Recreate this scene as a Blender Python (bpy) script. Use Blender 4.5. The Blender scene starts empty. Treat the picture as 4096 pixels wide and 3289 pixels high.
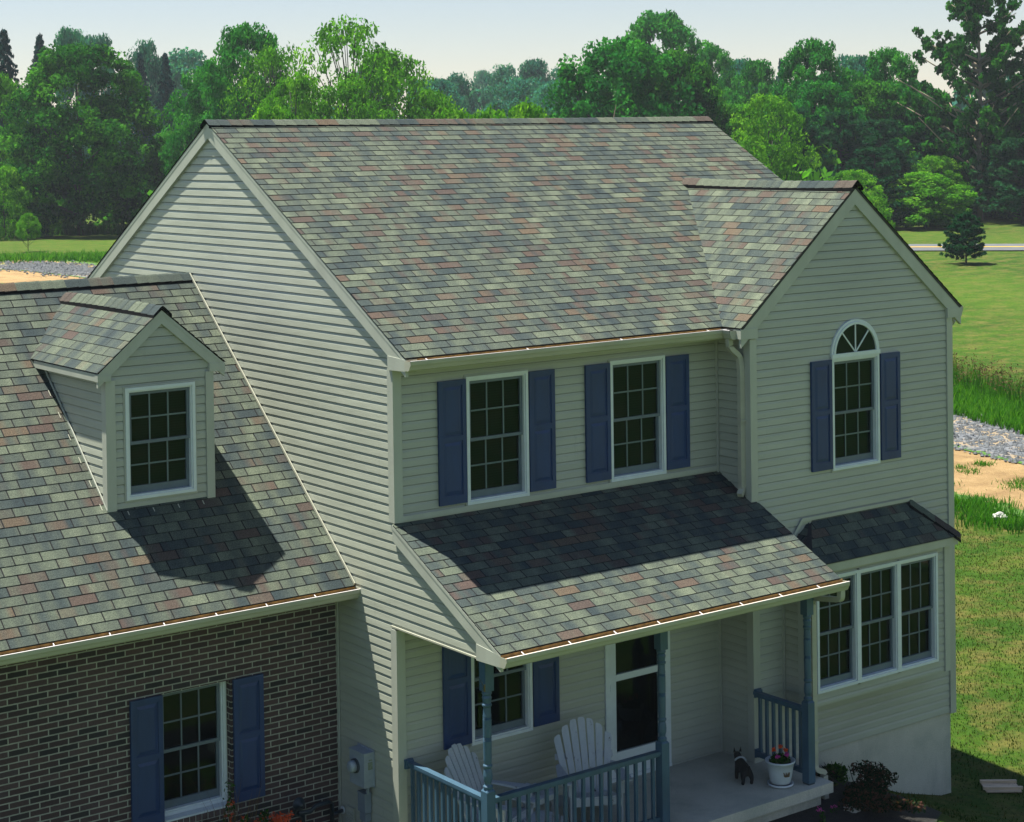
import bpy, bmesh, math, random
import numpy as np
from mathutils import Vector, Matrix
R = math.radians
S = bpy.context.scene
C = S.collection

# ------------------------------------------------------------------ camera
CAM = Vector((-11.1779, -17.1248, 7.8312))
F, CX, CY, ROLL, PITCH, YAW = 7392.85, 2048.64, 659.43, -0.0142, 0.0156, 0.6443
fw = Vector((math.sin(YAW), math.cos(YAW), 0)); rt = Vector((math.cos(YAW), -math.sin(YAW), 0)); up = Vector((0, 0, 1))
cp, sp = math.cos(PITCH), math.sin(PITCH)
fw, up = fw*cp - up*sp, up*cp + fw*sp
cr_, sr_ = math.cos(ROLL), math.sin(ROLL)
ax, ay = rt*cr_ + up*sr_, up*cr_ - rt*sr_
cd = bpy.data.cameras.new('camera'); cam = bpy.data.objects.new('camera', cd); C.objects.link(cam)
m = Matrix.Identity(4)
for i, v in enumerate((ax, ay, -fw, CAM)):
    for j in range(3): m[j][i] = v[j]
cam.matrix_world = m
cd.sensor_width = 36; cd.lens = F/4096*36
cd.shift_x = (2048-CX)/4096; cd.shift_y = (CY-1644.5)/4096
cd.clip_start = .5; cd.clip_end = 3000
S.camera = cam

# ------------------------------------------------------------------ light
SUNV = Vector((-0.165, 0.32, 1)).normalized()
EL = math.asin(SUNV.z); AZ = math.atan2(SUNV.x, SUNV.y)
w = bpy.data.worlds.new('World'); S.world = w; w.use_nodes = True
nt = w.node_tree; bg = nt.nodes['Background']
sky = nt.nodes.new('ShaderNodeTexSky'); sky.sky_type = 'NISHITA'; sky.sun_disc = False
sky.sun_elevation = EL; sky.sun_rotation = AZ; sky.air_density = 1.0; sky.dust_density = 0.1; sky.ozone_density = 2.5
tint = nt.nodes.new('ShaderNodeMix'); tint.data_type = 'RGBA'; tint.blend_type = 'MULTIPLY'; tint.inputs[0].default_value = 1; tint.inputs[7].default_value = (1.08, .975, .98, 1)
nt.links.new(sky.outputs[0], tint.inputs[6]); nt.links.new(tint.outputs[2], bg.inputs[0]); bg.inputs[1].default_value = 0.056
sd = bpy.data.lights.new('sun', 'SUN'); sd.energy = 5.0; sd.angle = R(.6); sd.color = (1, .95, .86)
so = bpy.data.objects.new('sun', sd); C.objects.link(so); so.rotation_euler = (-SUNV).to_track_quat('-Z', 'Y').to_euler()
S.view_settings.view_transform = 'Standard'; S.view_settings.look = 'None'; S.view_settings.gamma = 1; S.view_settings.exposure = 1.1
S.cycles.max_bounces = 6; S.cycles.diffuse_bounces = 1; S.cycles.glossy_bounces = 3; S.cycles.transparent_max_bounces = 8; S.cycles.volume_bounces = 0

# ------------------------------------------------------------------ materials
def mat(name):
    m = bpy.data.materials.new(name); m.use_nodes = True
    return m, m.node_tree, m.node_tree.nodes['Principled BSDF']
def N(nt, t, **k):
    n = nt.nodes.new('ShaderNode'+t)
    for a, b in k.items():
        if a.startswith('i_'):
            key = a[2:]; key = int(key) if key.isdigit() else key.replace('_', ' ')
            n.inputs[key].default_value = b
        else: setattr(n, a, b)
    return n
def L(nt, a, b): nt.links.new(a, b)
def mixc(nt, f, a, b, mode='MIX'):
    n = nt.nodes.new('ShaderNodeMix'); n.data_type = 'RGBA'; n.blend_type = mode
    for s, v in ((n.inputs[0], f), (n.inputs[6], a), (n.inputs[7], b)):
        if isinstance(v, bpy.types.NodeSocket): L(nt, v, s)
        elif isinstance(v, (int, float)): s.default_value = v
        else: s.default_value = (*v, 1)
    return n.outputs[2]
def mth(nt, op, a, b=0., c=None, clamp=False):
    n = nt.nodes.new('ShaderNodeMath'); n.operation = op; n.use_clamp = clamp
    for s, v in zip(n.inputs, (a, b, c)):
        if v is None: continue
        if isinstance(v, bpy.types.NodeSocket): L(nt, v, s)
        else: s.default_value = v
    return n.outputs[0]
def ramp(nt, f, stops, interp='LINEAR'):
    n = nt.nodes.new('ShaderNodeValToRGB'); n.color_ramp.interpolation = interp
    e = n.color_ramp.elements
    while len(e) < len(stops): e.new(.5)
    for el, (p, c) in zip(e, stops): el.position = p; el.color = (*c, 1) if len(c) == 3 else c
    L(nt, f, n.inputs[0]); return n.outputs[0]
def noise(nt, scale, detail=3, vec=None, rough=.55, out=0, w=None):
    n = nt.nodes.new('ShaderNodeTexNoise'); n.inputs['Scale'].default_value = scale; n.inputs['Detail'].default_value = detail; n.inputs['Roughness'].default_value = rough
    if vec is not None: L(nt, vec, n.inputs['Vector'])
    return n.outputs[out]
def objco(nt): return N(nt, 'TexCoord').outputs['Object']
def scaled(nt, vec, s):
    n = nt.nodes.new('ShaderNodeMapping'); n.inputs['Scale'].default_value = s; L(nt, vec, n.inputs['Vector']); return n.outputs[0]
def bump(nt, b, h, strength=.3, dist=.01):
    n = nt.nodes.new('ShaderNodeBump'); n.inputs['Strength'].default_value = strength; n.inputs['Distance'].default_value = dist
    L(nt, h, n.inputs['Height']); L(nt, n.outputs[0], b.inputs['Normal'])
def plain(name, col, rough=.5, var=.12, scale=6, stretch=(1, 1, 1), metallic=0, spec=.5, fine=0):
    m, nt, b = mat(name)
    co = objco(nt); co2 = scaled(nt, co, stretch)
    n = noise(nt, scale, 5, co2)
    lo = tuple(c*(1-var) for c in col); hi = tuple(min(1, c*(1+var)) for c in col)
    c = ramp(nt, n, [(.3, lo), (.7, hi)])
    if fine: c = mixc(nt, fine, c, noise(nt, 260, 1, co), 'OVERLAY')
    L(nt, c, b.inputs['Base Color']); b.inputs['Roughness'].default_value = rough; b.inputs['Metallic'].default_value = metallic
    b.inputs['Specular IOR Level'].default_value = spec
    return m

SIDC = (.425, .455, .365)
def siding_mat(name, col):
    m, nt, b = mat(name); co = objco(nt)
    g = noise(nt, 2.2, 5, scaled(nt, co, (.35, .35, 1.6)))
    st = noise(nt, 5, 5, scaled(nt, co, (3.0, 3.0, .22)), .65)
    lo = tuple(c*.86 for c in col); hi = tuple(c*1.08 for c in col)
    c = ramp(nt, g, [(.25, lo), (.72, hi)])
    c = mixc(nt, mth(nt, 'MULTIPLY', mth(nt, 'GREATER_THAN', st, .66), .10), c, (.10, .11, .08))
    c = mixc(nt, .22, c, noise(nt, 190, 2, co), 'OVERLAY')
    L(nt, c, b.inputs['Base Color']); b.inputs['Roughness'].default_value = .42
    bump(nt, b, mth(nt, 'ADD', mth(nt, 'MULTIPLY', noise(nt, 90, 2, scaled(nt, co, (.15, .15, 1))), .12), noise(nt, 1.3, 2, scaled(nt, co, (1, 1, 5)))), .35, .012)
    return m
M = {}
M['siding'] = siding_mat('vinyl_siding', SIDC)
M['trim'] = plain('trim_vinyl', (.44, .47, .39), .4, .09, 3, (1, 1, .4), fine=.12)
M['alu'] = plain('gutter_aluminium', (.44, .45, .35), .32, .10, 5, (.3, .3, 1), fine=.1)
M['lip'] = plain('strap_white_lip_highlight', (.82, .78, .76), .3, .05, 4)  # sunlit highlight of the lip put into the colour; straps share it as white
M['liner'] = plain('gutter_inside_debris', (.36, .235, .085), .9, .4, 14)
M['white'] = plain('window_white', (.70, .78, .76), .35, .05, 9)
M['sash'] = plain('sash_grey', (.12, .165, .19), .4, .08, 9)
M['blue'] = plain('shutter_blue', (.010, .040, .135), .42, .14, 7, (1, 1, .3), fine=.15)
M['railblue'] = plain('porch_blue_grey', (.050, .110, .165), .42, .16, 6, (1, 1, .4), fine=.15)
M['black'] = plain('dark_void', (.006, .008, .008), .9, .1)
M['felt'] = plain('roof_edge', (.05, .05, .045), .9, .2, 20)
M['elec'] = plain('painted_steel_box', (.30, .36, .40), .4, .1, 8)
M['darkmetal'] = plain('dark_pipe', (.03, .045, .055), .45, .25, 10)
M['pvc'] = plain('grey_pvc', (.20, .25, .29), .45, .1, 8)
M['brass'] = plain('brass', (.30, .20, .06), .3, .2, 10, metallic=.8)
M['label'] = plain('faded_sticker', (.22, .27, .20), .6, .2, 40)
M['soffit'] = plain('soffit_vinyl', (.34, .35, .28), .5, .08, 4)

def m_concrete():
    m, nt, b = mat('concrete'); co = objco(nt)
    c = ramp(nt, noise(nt, 1.6, 8, co, .62), [(.25, (.36, .39, .31)), (.5, (.52, .52, .41)), (.75, (.60, .59, .48))])
    st = noise(nt, 1.1, 6, scaled(nt, co, (1.1, 1.1, .3)), .7)
    c = mixc(nt, mth(nt, 'MULTIPLY', ramp(nt, st, [(.52, (0, 0, 0)), (.75, (1, 1, 1))]), .45), c, (.13, .165, .13))
    c = mixc(nt, .35, c, noise(nt, 70, 3, co), 'OVERLAY')
    L(nt, c, b.inputs['Base Color']); b.inputs['Roughness'].default_value = .9
    bump(nt, b, noise(nt, 60, 4, co), .5, .004); return m
M['concrete'] = m_concrete()

def m_shingle():
    m, nt, b = mat('asphalt_shingles')
    uv = N(nt, 'UVMap').outputs[0]; sx = N(nt, 'SeparateXYZ'); L(nt, uv, sx.inputs[0])
    at = N(nt, 'Attribute', attribute_name='row'); row = at.outputs['Fac']
    u = mth(nt, 'ADD', sx.outputs[0], mth(nt, 'MULTIPLY', row, .1525+.0093))
    t = mth(nt, 'DIVIDE', u, .305); tab = mth(nt, 'FLOOR', t); fr = mth(nt, 'FRACT', t)
    def wn(a, seed):
        n = N(nt, 'TexWhiteNoise', noise_dimensions='2D'); cb = N(nt, 'CombineXYZ'); L(nt, a, cb.inputs[0]); L(nt, mth(nt, 'ADD', row, seed), cb.inputs[1]); L(nt, cb.outputs[0], n.inputs['Vector']); return n.outputs['Value']
    def n1(freq, seed):
        n = N(nt, 'TexNoise', noise_dimensions='2D'); n.inputs['Scale'].default_value = 1; n.inputs['Detail'].default_value = 1.5
        cb = N(nt, 'CombineXYZ'); L(nt, mth(nt, 'MULTIPLY', sx.outputs[0], freq), cb.inputs[0]); L(nt, mth(nt, 'MULTIPLY_ADD', row, 7.31, seed), cb.inputs[1]); L(nt, cb.outputs[0], n.inputs['Vector']); return n.outputs[0]
    base = mth(nt, 'ADD', mth(nt, 'MULTIPLY', n1(4.2, 3.1), .72), mth(nt, 'MULTIPLY', wn(tab, 5.), .34))
    c = ramp(nt, base, [(.26, (.033, .049, .052)), (.42, (.053, .072, .066)), (.53, (.073, .092, .073)), (.66, (.096, .119, .087)), (.84, (.134, .160, .112))])
    red = mth(nt, 'ADD', mth(nt, 'MULTIPLY', n1(3.6, 91.7), .5), mth(nt, 'MULTIPLY', wn(tab, 55.), .5))
    rc = ramp(nt, wn(tab, 77.), [(0, (.076, .058, .050)), (.55, (.088, .060, .050)), (.8, (.115, .084, .056)), (1, (.10, .080, .062))])
    c = mixc(nt, ramp(nt, red, [(.63, (0, 0, 0)), (.74, (.85, .85, .85))]), c, rc)
    gr = noise(nt, 95, 2, objco(nt), .8)
    c = mixc(nt, 1., c, ramp(nt, gr, [(.3, (.50, .50, .50)), (.5, (.95, .95, .95)), (.72, (1.75, 1.7, 1.6))]), 'MULTIPLY')
    wt = noise(nt, .55, 3, objco(nt))
    c = mixc(nt, 1., c, ramp(nt, wt, [(.3, (.90, .91, .93)), (.7, (1.06, 1.05, 1.02))]), 'MULTIPLY')
    slot = mth(nt, 'LESS_THAN', fr, .046)
    c = mixc(nt, slot, c, (.010, .011, .012))
    L(nt, c, b.inputs['Base Color']); b.inputs['Roughness'].default_value = .93; b.inputs['Specular IOR Level'].default_value = .25
    hh = mth(nt, 'MULTIPLY_ADD', slot, -1.5, gr)
    bump(nt, b, hh, .5, .004)
    return m
M['shingle'] = m_shingle()

def m_brick():
    m, nt, b = mat('brick_wall'); co = objco(nt)
    sx = N(nt, 'SeparateXYZ'); L(nt, co, sx.inputs[0]); cb = N(nt, 'CombineXYZ'); L(nt, mth(nt, 'ADD', sx.outputs[0], mth(nt, 'MULTIPLY', sx.outputs[1], 1.0)), cb.inputs[0]); L(nt, sx.outputs[2], cb.inputs[1])
    wob = noise(nt, 22, 2, co); v = N(nt, 'VectorMath', operation='ADD'); L(nt, cb.outputs[0], v.inputs[0])
    wv = N(nt, 'VectorMath', operation='SCALE'); wv.inputs[3].default_value = .006; L(nt, noise(nt, 26, 2, co, out=1), wv.inputs[0]); L(nt, wv.outputs[0], v.inputs[1])
    br = N(nt, 'TexBrick', offset=.5); br.inputs['Scale'].default_value = 1; br.inputs['Brick Width'].default_value = .220; br.inputs['Row Height'].default_value = .0675; br.inputs['Mortar Size'].default_value = .0072; br.inputs['Mortar Smooth'].default_value = .1; br.inputs['Bias'].default_value = 0
    br.inputs['Color1'].default_value = (0, 0, 0, 1); br.inputs['Color2'].default_value = (1, 1, 1, 1); br.inputs['Mortar'].default_value = (.5, .5, .5, 1)
    L(nt, v.outputs[0], br.inputs['Vector'])
    bc = ramp(nt, br.outputs['Color'], [(.0, (.022, .020, .020)), (.13, (.035, .030, .028)), (.2, (.050, .031, .030)), (.5, (.070, .043, .040)), (.8, (.095, .060, .055)), (1, (.068, .048, .048))])
    bc = mixc(nt, .45, bc, noise(nt, 45, 4, co), 'OVERLAY')
    mo = ramp(nt, noise(nt, 9, 4, co), [(.3, (.27, .29, .23)), (.7, (.42, .43, .34))])
    c = mixc(nt, br.outputs['Fac'], bc, mo)
    L(nt, c, b.inputs['Base Color']); b.inputs['Roughness'].default_value = .9
    bump(nt, b, mth(nt, 'ADD', mth(nt, 'MULTIPLY', br.outputs['Fac'], -1), mth(nt, 'MULTIPLY', noise(nt, 80, 3, co), .3)), .7, .008)
    return m
M['brick'] = m_brick()

def m_glass(name, tint=(.02, .03, .03), tr=.45):
    m, nt, b = mat(name)
    nt.nodes.remove(b); out = nt.nodes['Material Output']
    g = N(nt, 'BsdfGlossy'); g.inputs['Roughness'].default_value = .02; g.inputs['Color'].default_value = (.36, .50, .62, 1)
    t = N(nt, 'BsdfTransparent'); t.inputs['Color'].default_value = (.42, .5, .48, 1)
    fr = N(nt, 'Fresnel'); fr.inputs[0].default_value = 1.5
    L(nt, noise(nt, 1.2, 2, objco(nt)), N(nt, 'Bump').inputs['Height'])
    mx = N(nt, 'MixShader'); L(nt, mth(nt, 'MULTIPLY', mth(nt, 'MULTIPLY_ADD', fr.outputs[0], .8, .01), mth(nt, 'SUBTRACT', 1., N(nt, 'NewGeometry').outputs['Backfacing'])), mx.inputs[0]); L(nt, t.outputs[0], mx.inputs[1]); L(nt, g.outputs[0], mx.inputs[2]); L(nt, mx.outputs[0], out.inputs[0])
    return m
M['glass'] = m_glass('window_glass')
def m_blind(name, a, bcol):
    m, nt, b = mat(name); sx = N(nt, 'SeparateXYZ'); L(nt, objco(nt), sx.inputs[0])
    f = mth(nt, 'FRACT', mth(nt, 'MULTIPLY', sx.outputs[2], 1/.03))
    c = ramp(nt, f, [(0, a), (.55, bcol), (.9, a)])
    L(nt, c, b.inputs['Base Color']); b.inputs['Roughness'].default_value = .7; return m
M['blind'] = m_blind('window_blind', (.035, .055, .055), (.085, .125, .125))
M['room_dark'] = m_blind('dim_room', (.008, .012, .012), (.014, .02, .018))  # near-black colour stands in for the unlit room behind the glass

def m_chair():
    m, nt, b = mat('peeling_white_paint'); co = objco(nt)
    n = noise(nt, 11, 6, scaled(nt, co, (1.5, 1.5, .5)), .7)
    c = ramp(nt, n, [(.0, (.05, .05, .045)), (.33, (.09, .09, .08)), (.37, (.50, .55, .57)), (1, (.62, .68, .70))])
    L(nt, c, b.inputs['Base Color']); b.inputs['Roughness'].default_value = .6; return m
M['chair'] = m_chair()

def m_leaf(name, dark, mid, light, trans=.35):
    m, nt, b = mat(name)
    nt.nodes.remove(b); out = nt.nodes['Material Output']
    at = N(nt, 'Attribute', attribute_name='tone')
    oi = N(nt, 'ObjectInfo')
    f = mth(nt, 'ADD', at.outputs['Fac'], mth(nt, 'MULTIPLY', mth(nt, 'SUBTRACT', oi.outputs['Random'], .5), .22))
    c = ramp(nt, f, [(.05, dark), (.5, mid), (.95, light)])
    d = N(nt, 'BsdfDiffuse'); t = N(nt, 'BsdfTranslucent'); g = N(nt, 'BsdfGlossy'); g.inputs['Roughness'].default_value = .45
    L(nt, c, d.inputs[0]); L(nt, mixc(nt, 1., c, (1.25, 1.35, .55), 'MULTIPLY'), t.inputs[0]); 
    mx = N(nt, 'MixShader'); mx.inputs[0].default_value = trans; L(nt, d.outputs[0], mx.inputs[1]); L(nt, t.outputs[0], mx.inputs[2])
    nt.nodes.remove(g); L(nt, mx.outputs[0], out.inputs[0])
    return m
M['l_maple'] = m_leaf('maple_leaves', (.006, .050, .010), (.020, .125, .014), (.075, .26, .02))
M['l_tall'] = m_leaf('tall_tree_leaves', (.012, .11, .020), (.028, .20, .028), (.07, .31, .035))
M['l_light'] = m_leaf('yellow_green_leaves', (.04, .16, .012), (.085, .27, .018), (.18, .40, .03), .45)
M['l_far'] = m_leaf('haze_tinted_leaves', (.022, .115, .085), (.038, .19, .130), (.07, .28, .17))  # distance haze put into the leaf colour of the far trees
M['l_pine'] = m_leaf('pine_needles', (.008, .055, .024), (.018, .105, .042), (.05, .17, .055), .2)
M['l_spruce'] = m_leaf('spruce_needles', (.008, .04, .040), (.016, .075, .068), (.03, .11, .085), .1)
M['l_grass'] = m_leaf('grass_blades', (.012, .034, .005), (.028, .066, .007), (.11, .095, .032), .35)
M['l_weed'] = m_leaf('tall_weed_blades', (.018, .09, .007), (.045, .17, .010), (.095, .24, .02), .4)
M['l_seed'] = m_leaf('seed_heads', (.05, .04, .02), (.10, .07, .04), (.16, .115, .06), .3)
M['l_shrub'] = m_leaf('bed_shrub_leaves', (.006, .022, .008), (.010, .035, .012), (.12, .055, .04), .2)
M['bark'] = plain('bark', (.045, .05, .035), .95, .4, 5, (3, 3, .6))
M['palebark'] = plain('pale_dead_wood', (.30, .25, .17), .9, .3, 5, (3, 3, .6))

def m_ground():
    m, nt, b = mat('lawn_ground'); co = objco(nt)
    big = noise(nt, .035, 5, co, .6); mid = noise(nt, .5, 6, scaled(nt, co, (.7, 1.5, 1)), .7); fine = noise(nt, 9, 6, scaled(nt, co, (1, 1, 1)), .75)
    c = ramp(nt, mid, [(.30, (.017, .050, .005)), (.5, (.034, .086, .007)), (.68, (.064, .108, .012))])
    dry = ramp(nt, noise(nt, 1.1, 8, co, .75), [(.46, (0, 0, 0)), (.62, (1, 1, 1))])
    c = mixc(nt, mth(nt, 'MULTIPLY', dry, .6), c, (.17, .125, .045))
    c = mixc(nt, mth(nt, 'MULTIPLY', ramp(nt, big, [(.4, (0, 0, 0)), (.6, (1, 1, 1))]), .4), c, (.080, .150, .012))
    c = mixc(nt, 1., c, ramp(nt, fine, [(.25, (.42, .48, .42)), (.5, (1, 1, 1)), (.75, (1.45, 1.4, 1.2))]), 'MULTIPLY')
    L(nt, c, b.inputs['Base Color']); b.inputs['Roughness'].default_value = .95; b.inputs['Specular IOR Level'].default_value = .1
    bump(nt, b, fine, 1., .06); return m
M['ground'] = m_ground()
def m_patch(name, stops, scale, edge_w, grass=(.07, .19, .02), fine=25, bd=.05):
    # bare earth or stone whose ragged borders break up into grass; uv.y runs 0..1 across the strip
    m, nt, b = mat(name); co = objco(nt)
    c = ramp(nt, noise(nt, scale, 8, co, .75), stops)
    c = mixc(nt, .55, c, noise(nt, fine, 4, co, .8), 'OVERLAY')
    sx = N(nt, 'SeparateXYZ'); L(nt, N(nt, 'UVMap').outputs[0], sx.inputs[0])
    e = mth(nt, 'MULTIPLY', mth(nt, 'MINIMUM', sx.outputs[1], mth(nt, 'SUBTRACT', 1., sx.outputs[1])), 1/edge_w)
    e = mth(nt, 'SUBTRACT', mth(nt, 'MULTIPLY', noise(nt, 1.8, 6, co, .7), 1.7), e)
    g = ramp(nt, e, [(.45, (0, 0, 0)), (.55, (1, 1, 1))])
    gc = mixc(nt, 1., grass, ramp(nt, noise(nt, 12, 5, co, .7), [(.3, (.5, .5, .5)), (.7, (1.4, 1.3, 1.2))]), 'MULTIPLY')
    L(nt, mixc(nt, g, c, gc), b.inputs['Base Color']); b.inputs['Roughness'].default_value = .95
    bump(nt, b, noise(nt, fine, 5, co, .8), 1., bd); return m
M['gravel'] = m_patch('driveway_gravel', [(.28, (.07, .08, .09)), (.46, (.16, .175, .19)), (.58, (.33, .25, .14)), (.8, (.19, .205, .22))], .9, .18, fine=9)
M['dirt'] = m_patch('bare_sandy_soil', [(.3, (.20, .12, .042)), (.55, (.37, .245, .10)), (.8, (.45, .33, .16))], .8, .25)
M['mulch'] = m_patch('dark_mulch', [(.3, (.006, .008, .007)), (.7, (.03, .028, .022))], 9, .05, grass=(.02, .04, .01))
M['stone'] = plain('crushed_stone', (.115, .127, .132), .85, .35, 3)
M['rock'] = plain('pale_rock', (.50, .50, .44), .8, .2, 8)
M['asphalt'] = plain('road_asphalt', (.105, .115, .12), .9, .15, 1.2)
M['yellow'] = plain('road_yellow_paint', (.62, .38, .03), .8, .1, 2)
M['board'] = plain('bare_board', (.62, .47, .30), .7, .18, 4, (1, 5, 5))
M['pot'] = plain('white_glazed_pot', (.55, .62, .63), .35, .06, 6)
M['twig'] = plain('brown_twig_paint', (.16, .11, .05), .6, .1)
M['fur'] = plain('black_fur', (.008, .009, .010), .75, .3, 30)
M['furw'] = plain('white_fur', (.42, .46, .46), .75, .15, 30)
M['orange'] = plain('orange_petals', (.75, .085, .012), .6, .3, 60)
M['pink'] = plain('magenta_petals', (.55, .045, .30), .6, .3, 60)
M['plantgreen'] = m_leaf('garden_leaves', (.01, .045, .010), (.025, .09, .015), (.05, .14, .02), .3)
M['straw'] = m_leaf('straw_stems', (.06, .045, .02), (.16, .11, .05), (.28, .20, .09), .3)

# ------------------------------------------------------------------ mesh helpers
class MB:
    def __init__(s): s.v = []; s.f = []; s.uv = {}; s.row = {}
    def add(s, vs, fs):
        o = len(s.v); s.v += [tuple(p) for p in vs]; s.f += [tuple(o+i for i in f) for f in fs]; return s
    def quad(s, *p): return s.add(p, [tuple(range(len(p)))])
    def box(s, x0, y0, z0, x1, y1, z1):
        x0, x1 = sorted((x0, x1)); y0, y1 = sorted((y0, y1)); z0, z1 = sorted((z0, z1))
        return s.add([(x0, y0, z0), (x1, y0, z0), (x1, y1, z0), (x0, y1, z0), (x0, y0, z1), (x1, y0, z1), (x1, y1, z1), (x0, y1, z1)],
                     [(0, 3, 2, 1), (4, 5, 6, 7), (0, 1, 5, 4), (1, 2, 6, 5), (2, 3, 7, 6), (3, 0, 4, 7)])
    def prism(s, poly, axis, a0, a1):
        # poly: 2-d points; axis x -> (y,z), y -> (x,z), z -> (x,y)
        def P(p, a): return {'x': (a, p[0], p[1]), 'y': (p[0], a, p[1]), 'z': (p[0], p[1], a)}[axis]
        n = len(poly); vs = [P(p, a0) for p in poly]+[P(p, a1) for p in poly]
        return s.add(vs, [tuple(range(n)), tuple(range(2*n-1, n-1, -1))]+[(i, (i+1) % n, n+(i+1) % n, n+i) for i in range(n)])
    def obox(s, c, a, b, d, ha, hb, hd):
        c, a, b, d = Vector(c), Vector(a).normalized()*ha, Vector(b).normalized()*hb, Vector(d).normalized()*hd
        vs = [c+a*i+b*j+d*k for k in (-1, 1) for j in (-1, 1) for i in (-1, 1)]
        return s.add(vs, [(0, 2, 3, 1), (4, 5, 7, 6), (0, 1, 5, 4), (1, 3, 7, 5), (3, 2, 6, 7), (2, 0, 4, 6)])
    def tube(s, pts, rad, n=8, cap=True, rect=None):
        pts = [Vector(p) for p in pts]; rad = rad if isinstance(rad, (list, tuple)) else [rad]*len(pts)
        o = len(s.v); ref = Vector((0, 0, 1))
        for i, p in enumerate(pts):
            t = (pts[min(i+1, len(pts)-1)]-pts[max(i-1, 0)]).normalized()
            a = t.cross(ref) if abs(t.z) < .95 else t.cross(Vector((0, 1, 0)))
            if i and a.dot(la) < 0: a = -a
            a.normalize(); b = t.cross(a).normalized(); la = a
            if rect:
                hx, hy = rect; cs = [(-hx, -hy), (hx, -hy), (hx, hy), (-hx, hy)]
                for x, y in cs: s.v.append(tuple(p+a*x+b*y))
            else:
                for k in range(n):
                    an = 2*math.pi*k/n; s.v.append(tuple(p+(a*math.cos(an)+b*math.sin(an))*rad[i]))
        n = 4 if rect else n
        for i in range(len(pts)-1):
            for k in range(n):
                s.f.append((o+i*n+k, o+i*n+(k+1) % n, o+(i+1)*n+(k+1) % n, o+(i+1)*n+k))
        if cap: s.f.append(tuple(o+k for k in range(n))[::-1]); s.f.append(tuple(o+(len(pts)-1)*n+k for k in range(n)))
        return s
    def lathe(s, prof, c=(0, 0, 0), n=16):
        o = len(s.v)
        for r, z in prof:
            for k in range(n):
                a = 2*math.pi*k/n; s.v.append((c[0]+r*math.cos(a), c[1]+r*math.sin(a), c[2]+z))
        for i in range(len(prof)-1):
            for k in range(n): s.f.append((o+i*n+k, o+i*n+(k+1) % n, o+(i+1)*n+(k+1) % n, o+(i+1)*n+k))
        s.f.append(tuple(o+k for k in range(n))[::-1]); s.f.append(tuple(o+(len(prof)-1)*n+k for k in range(n))); return s
    def build(s, name, m, parent=None, smooth=False):
        me = bpy.data.meshes.new(name); me.from_pydata(s.v, [], s.f)
        if s.uv:
            ul = me.uv_layers.new(name='UVMap'); ra = me.attributes.new('row', 'FLOAT', 'FACE')
            for p in me.polygons:
                if p.index in s.uv:
                    for li, q in zip(p.loop_indices, s.uv[p.index]): ul.data[li].uv = q
                    ra.data[p.index].value = s.row.get(p.index, 0)
        me.materials.append(M[m] if isinstance(m, str) else m); me.update()
        if smooth:
            for p in me.polygons: p.use_smooth = True
        o = bpy.data.objects.new(name, me); C.objects.link(o)
        if parent: o.parent = parent
        return o
def tag(o, label=None, cat=None, group=None, kind=None):
    for k, v in (('label', label), ('category', cat), ('group', group), ('kind', kind)):
        if v: o[k] = v
    return o
def empty(name, loc=(0, 0, 0), rz=0, parent=None):
    o = bpy.data.objects.new(name, None); C.objects.link(o); o.location = loc; o.rotation_euler = (0, 0, rz); o.empty_display_size = .2
    if parent: o.parent = parent
    return o
def fast_mesh(name, co, nper, mats, tone=None, parent=None):
    # co: (faces*nper, 3) vertex array, each face has its own corners
    me = bpy.data.meshes.new(name); nv = len(co); nf = nv//nper
    me.vertices.add(nv); me.vertices.foreach_set('co', np.asarray(co, np.float32).ravel())
    me.loops.add(nv); me.loops.foreach_set('vertex_index', np.arange(nv, dtype=np.int32))
    me.polygons.add(nf); me.polygons.foreach_set('loop_start', np.arange(nf, dtype=np.int32)*nper); me.polygons.foreach_set('loop_total', np.full(nf, nper, np.int32))
    me.update(calc_edges=True)
    if tone is not None:
        a = me.attributes.new('tone', 'FLOAT', 'FACE'); a.data.foreach_set('value', np.asarray(tone, np.float32))
    me.materials.append(M[mats]); o = bpy.data.objects.new(name, me); C.objects.link(o)
    if parent: o.parent = parent
    return o

# ------------------------------------------------------------------ terrain
def ss(t): t = max(0., min(1., t)); return t*t*(3-2*t)
def zg(x, y):
    z = -.3-.95*ss((x-5.2)/3.6); r = math.hypot(x-4, y-2)
    return z*(1-ss((r-25)/80))
def axis_pts(lo, hi):
    p = [-620]+list(np.linspace(-300, lo, 8))[:-1]+list(np.arange(lo, hi, .8))+list(np.linspace(hi, 300, 12))+[620]
    return sorted(set(round(float(q), 2) for q in p))
gx = axis_pts(-30, 60); gy = axis_pts(-24, 60)
gm = MB(); nx, ny = len(gx), len(gy)
gm.v = [(x, y, zg(x, y)) for y in gy for x in gx]
gm.f = [(j*nx+i, j*nx+i+1, (j+1)*nx+i+1, (j+1)*nx+i) for j in range(ny-1) for i in range(nx-1)]
tag(gm.build('ground', 'ground', smooth=True), kind='structure')

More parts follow.
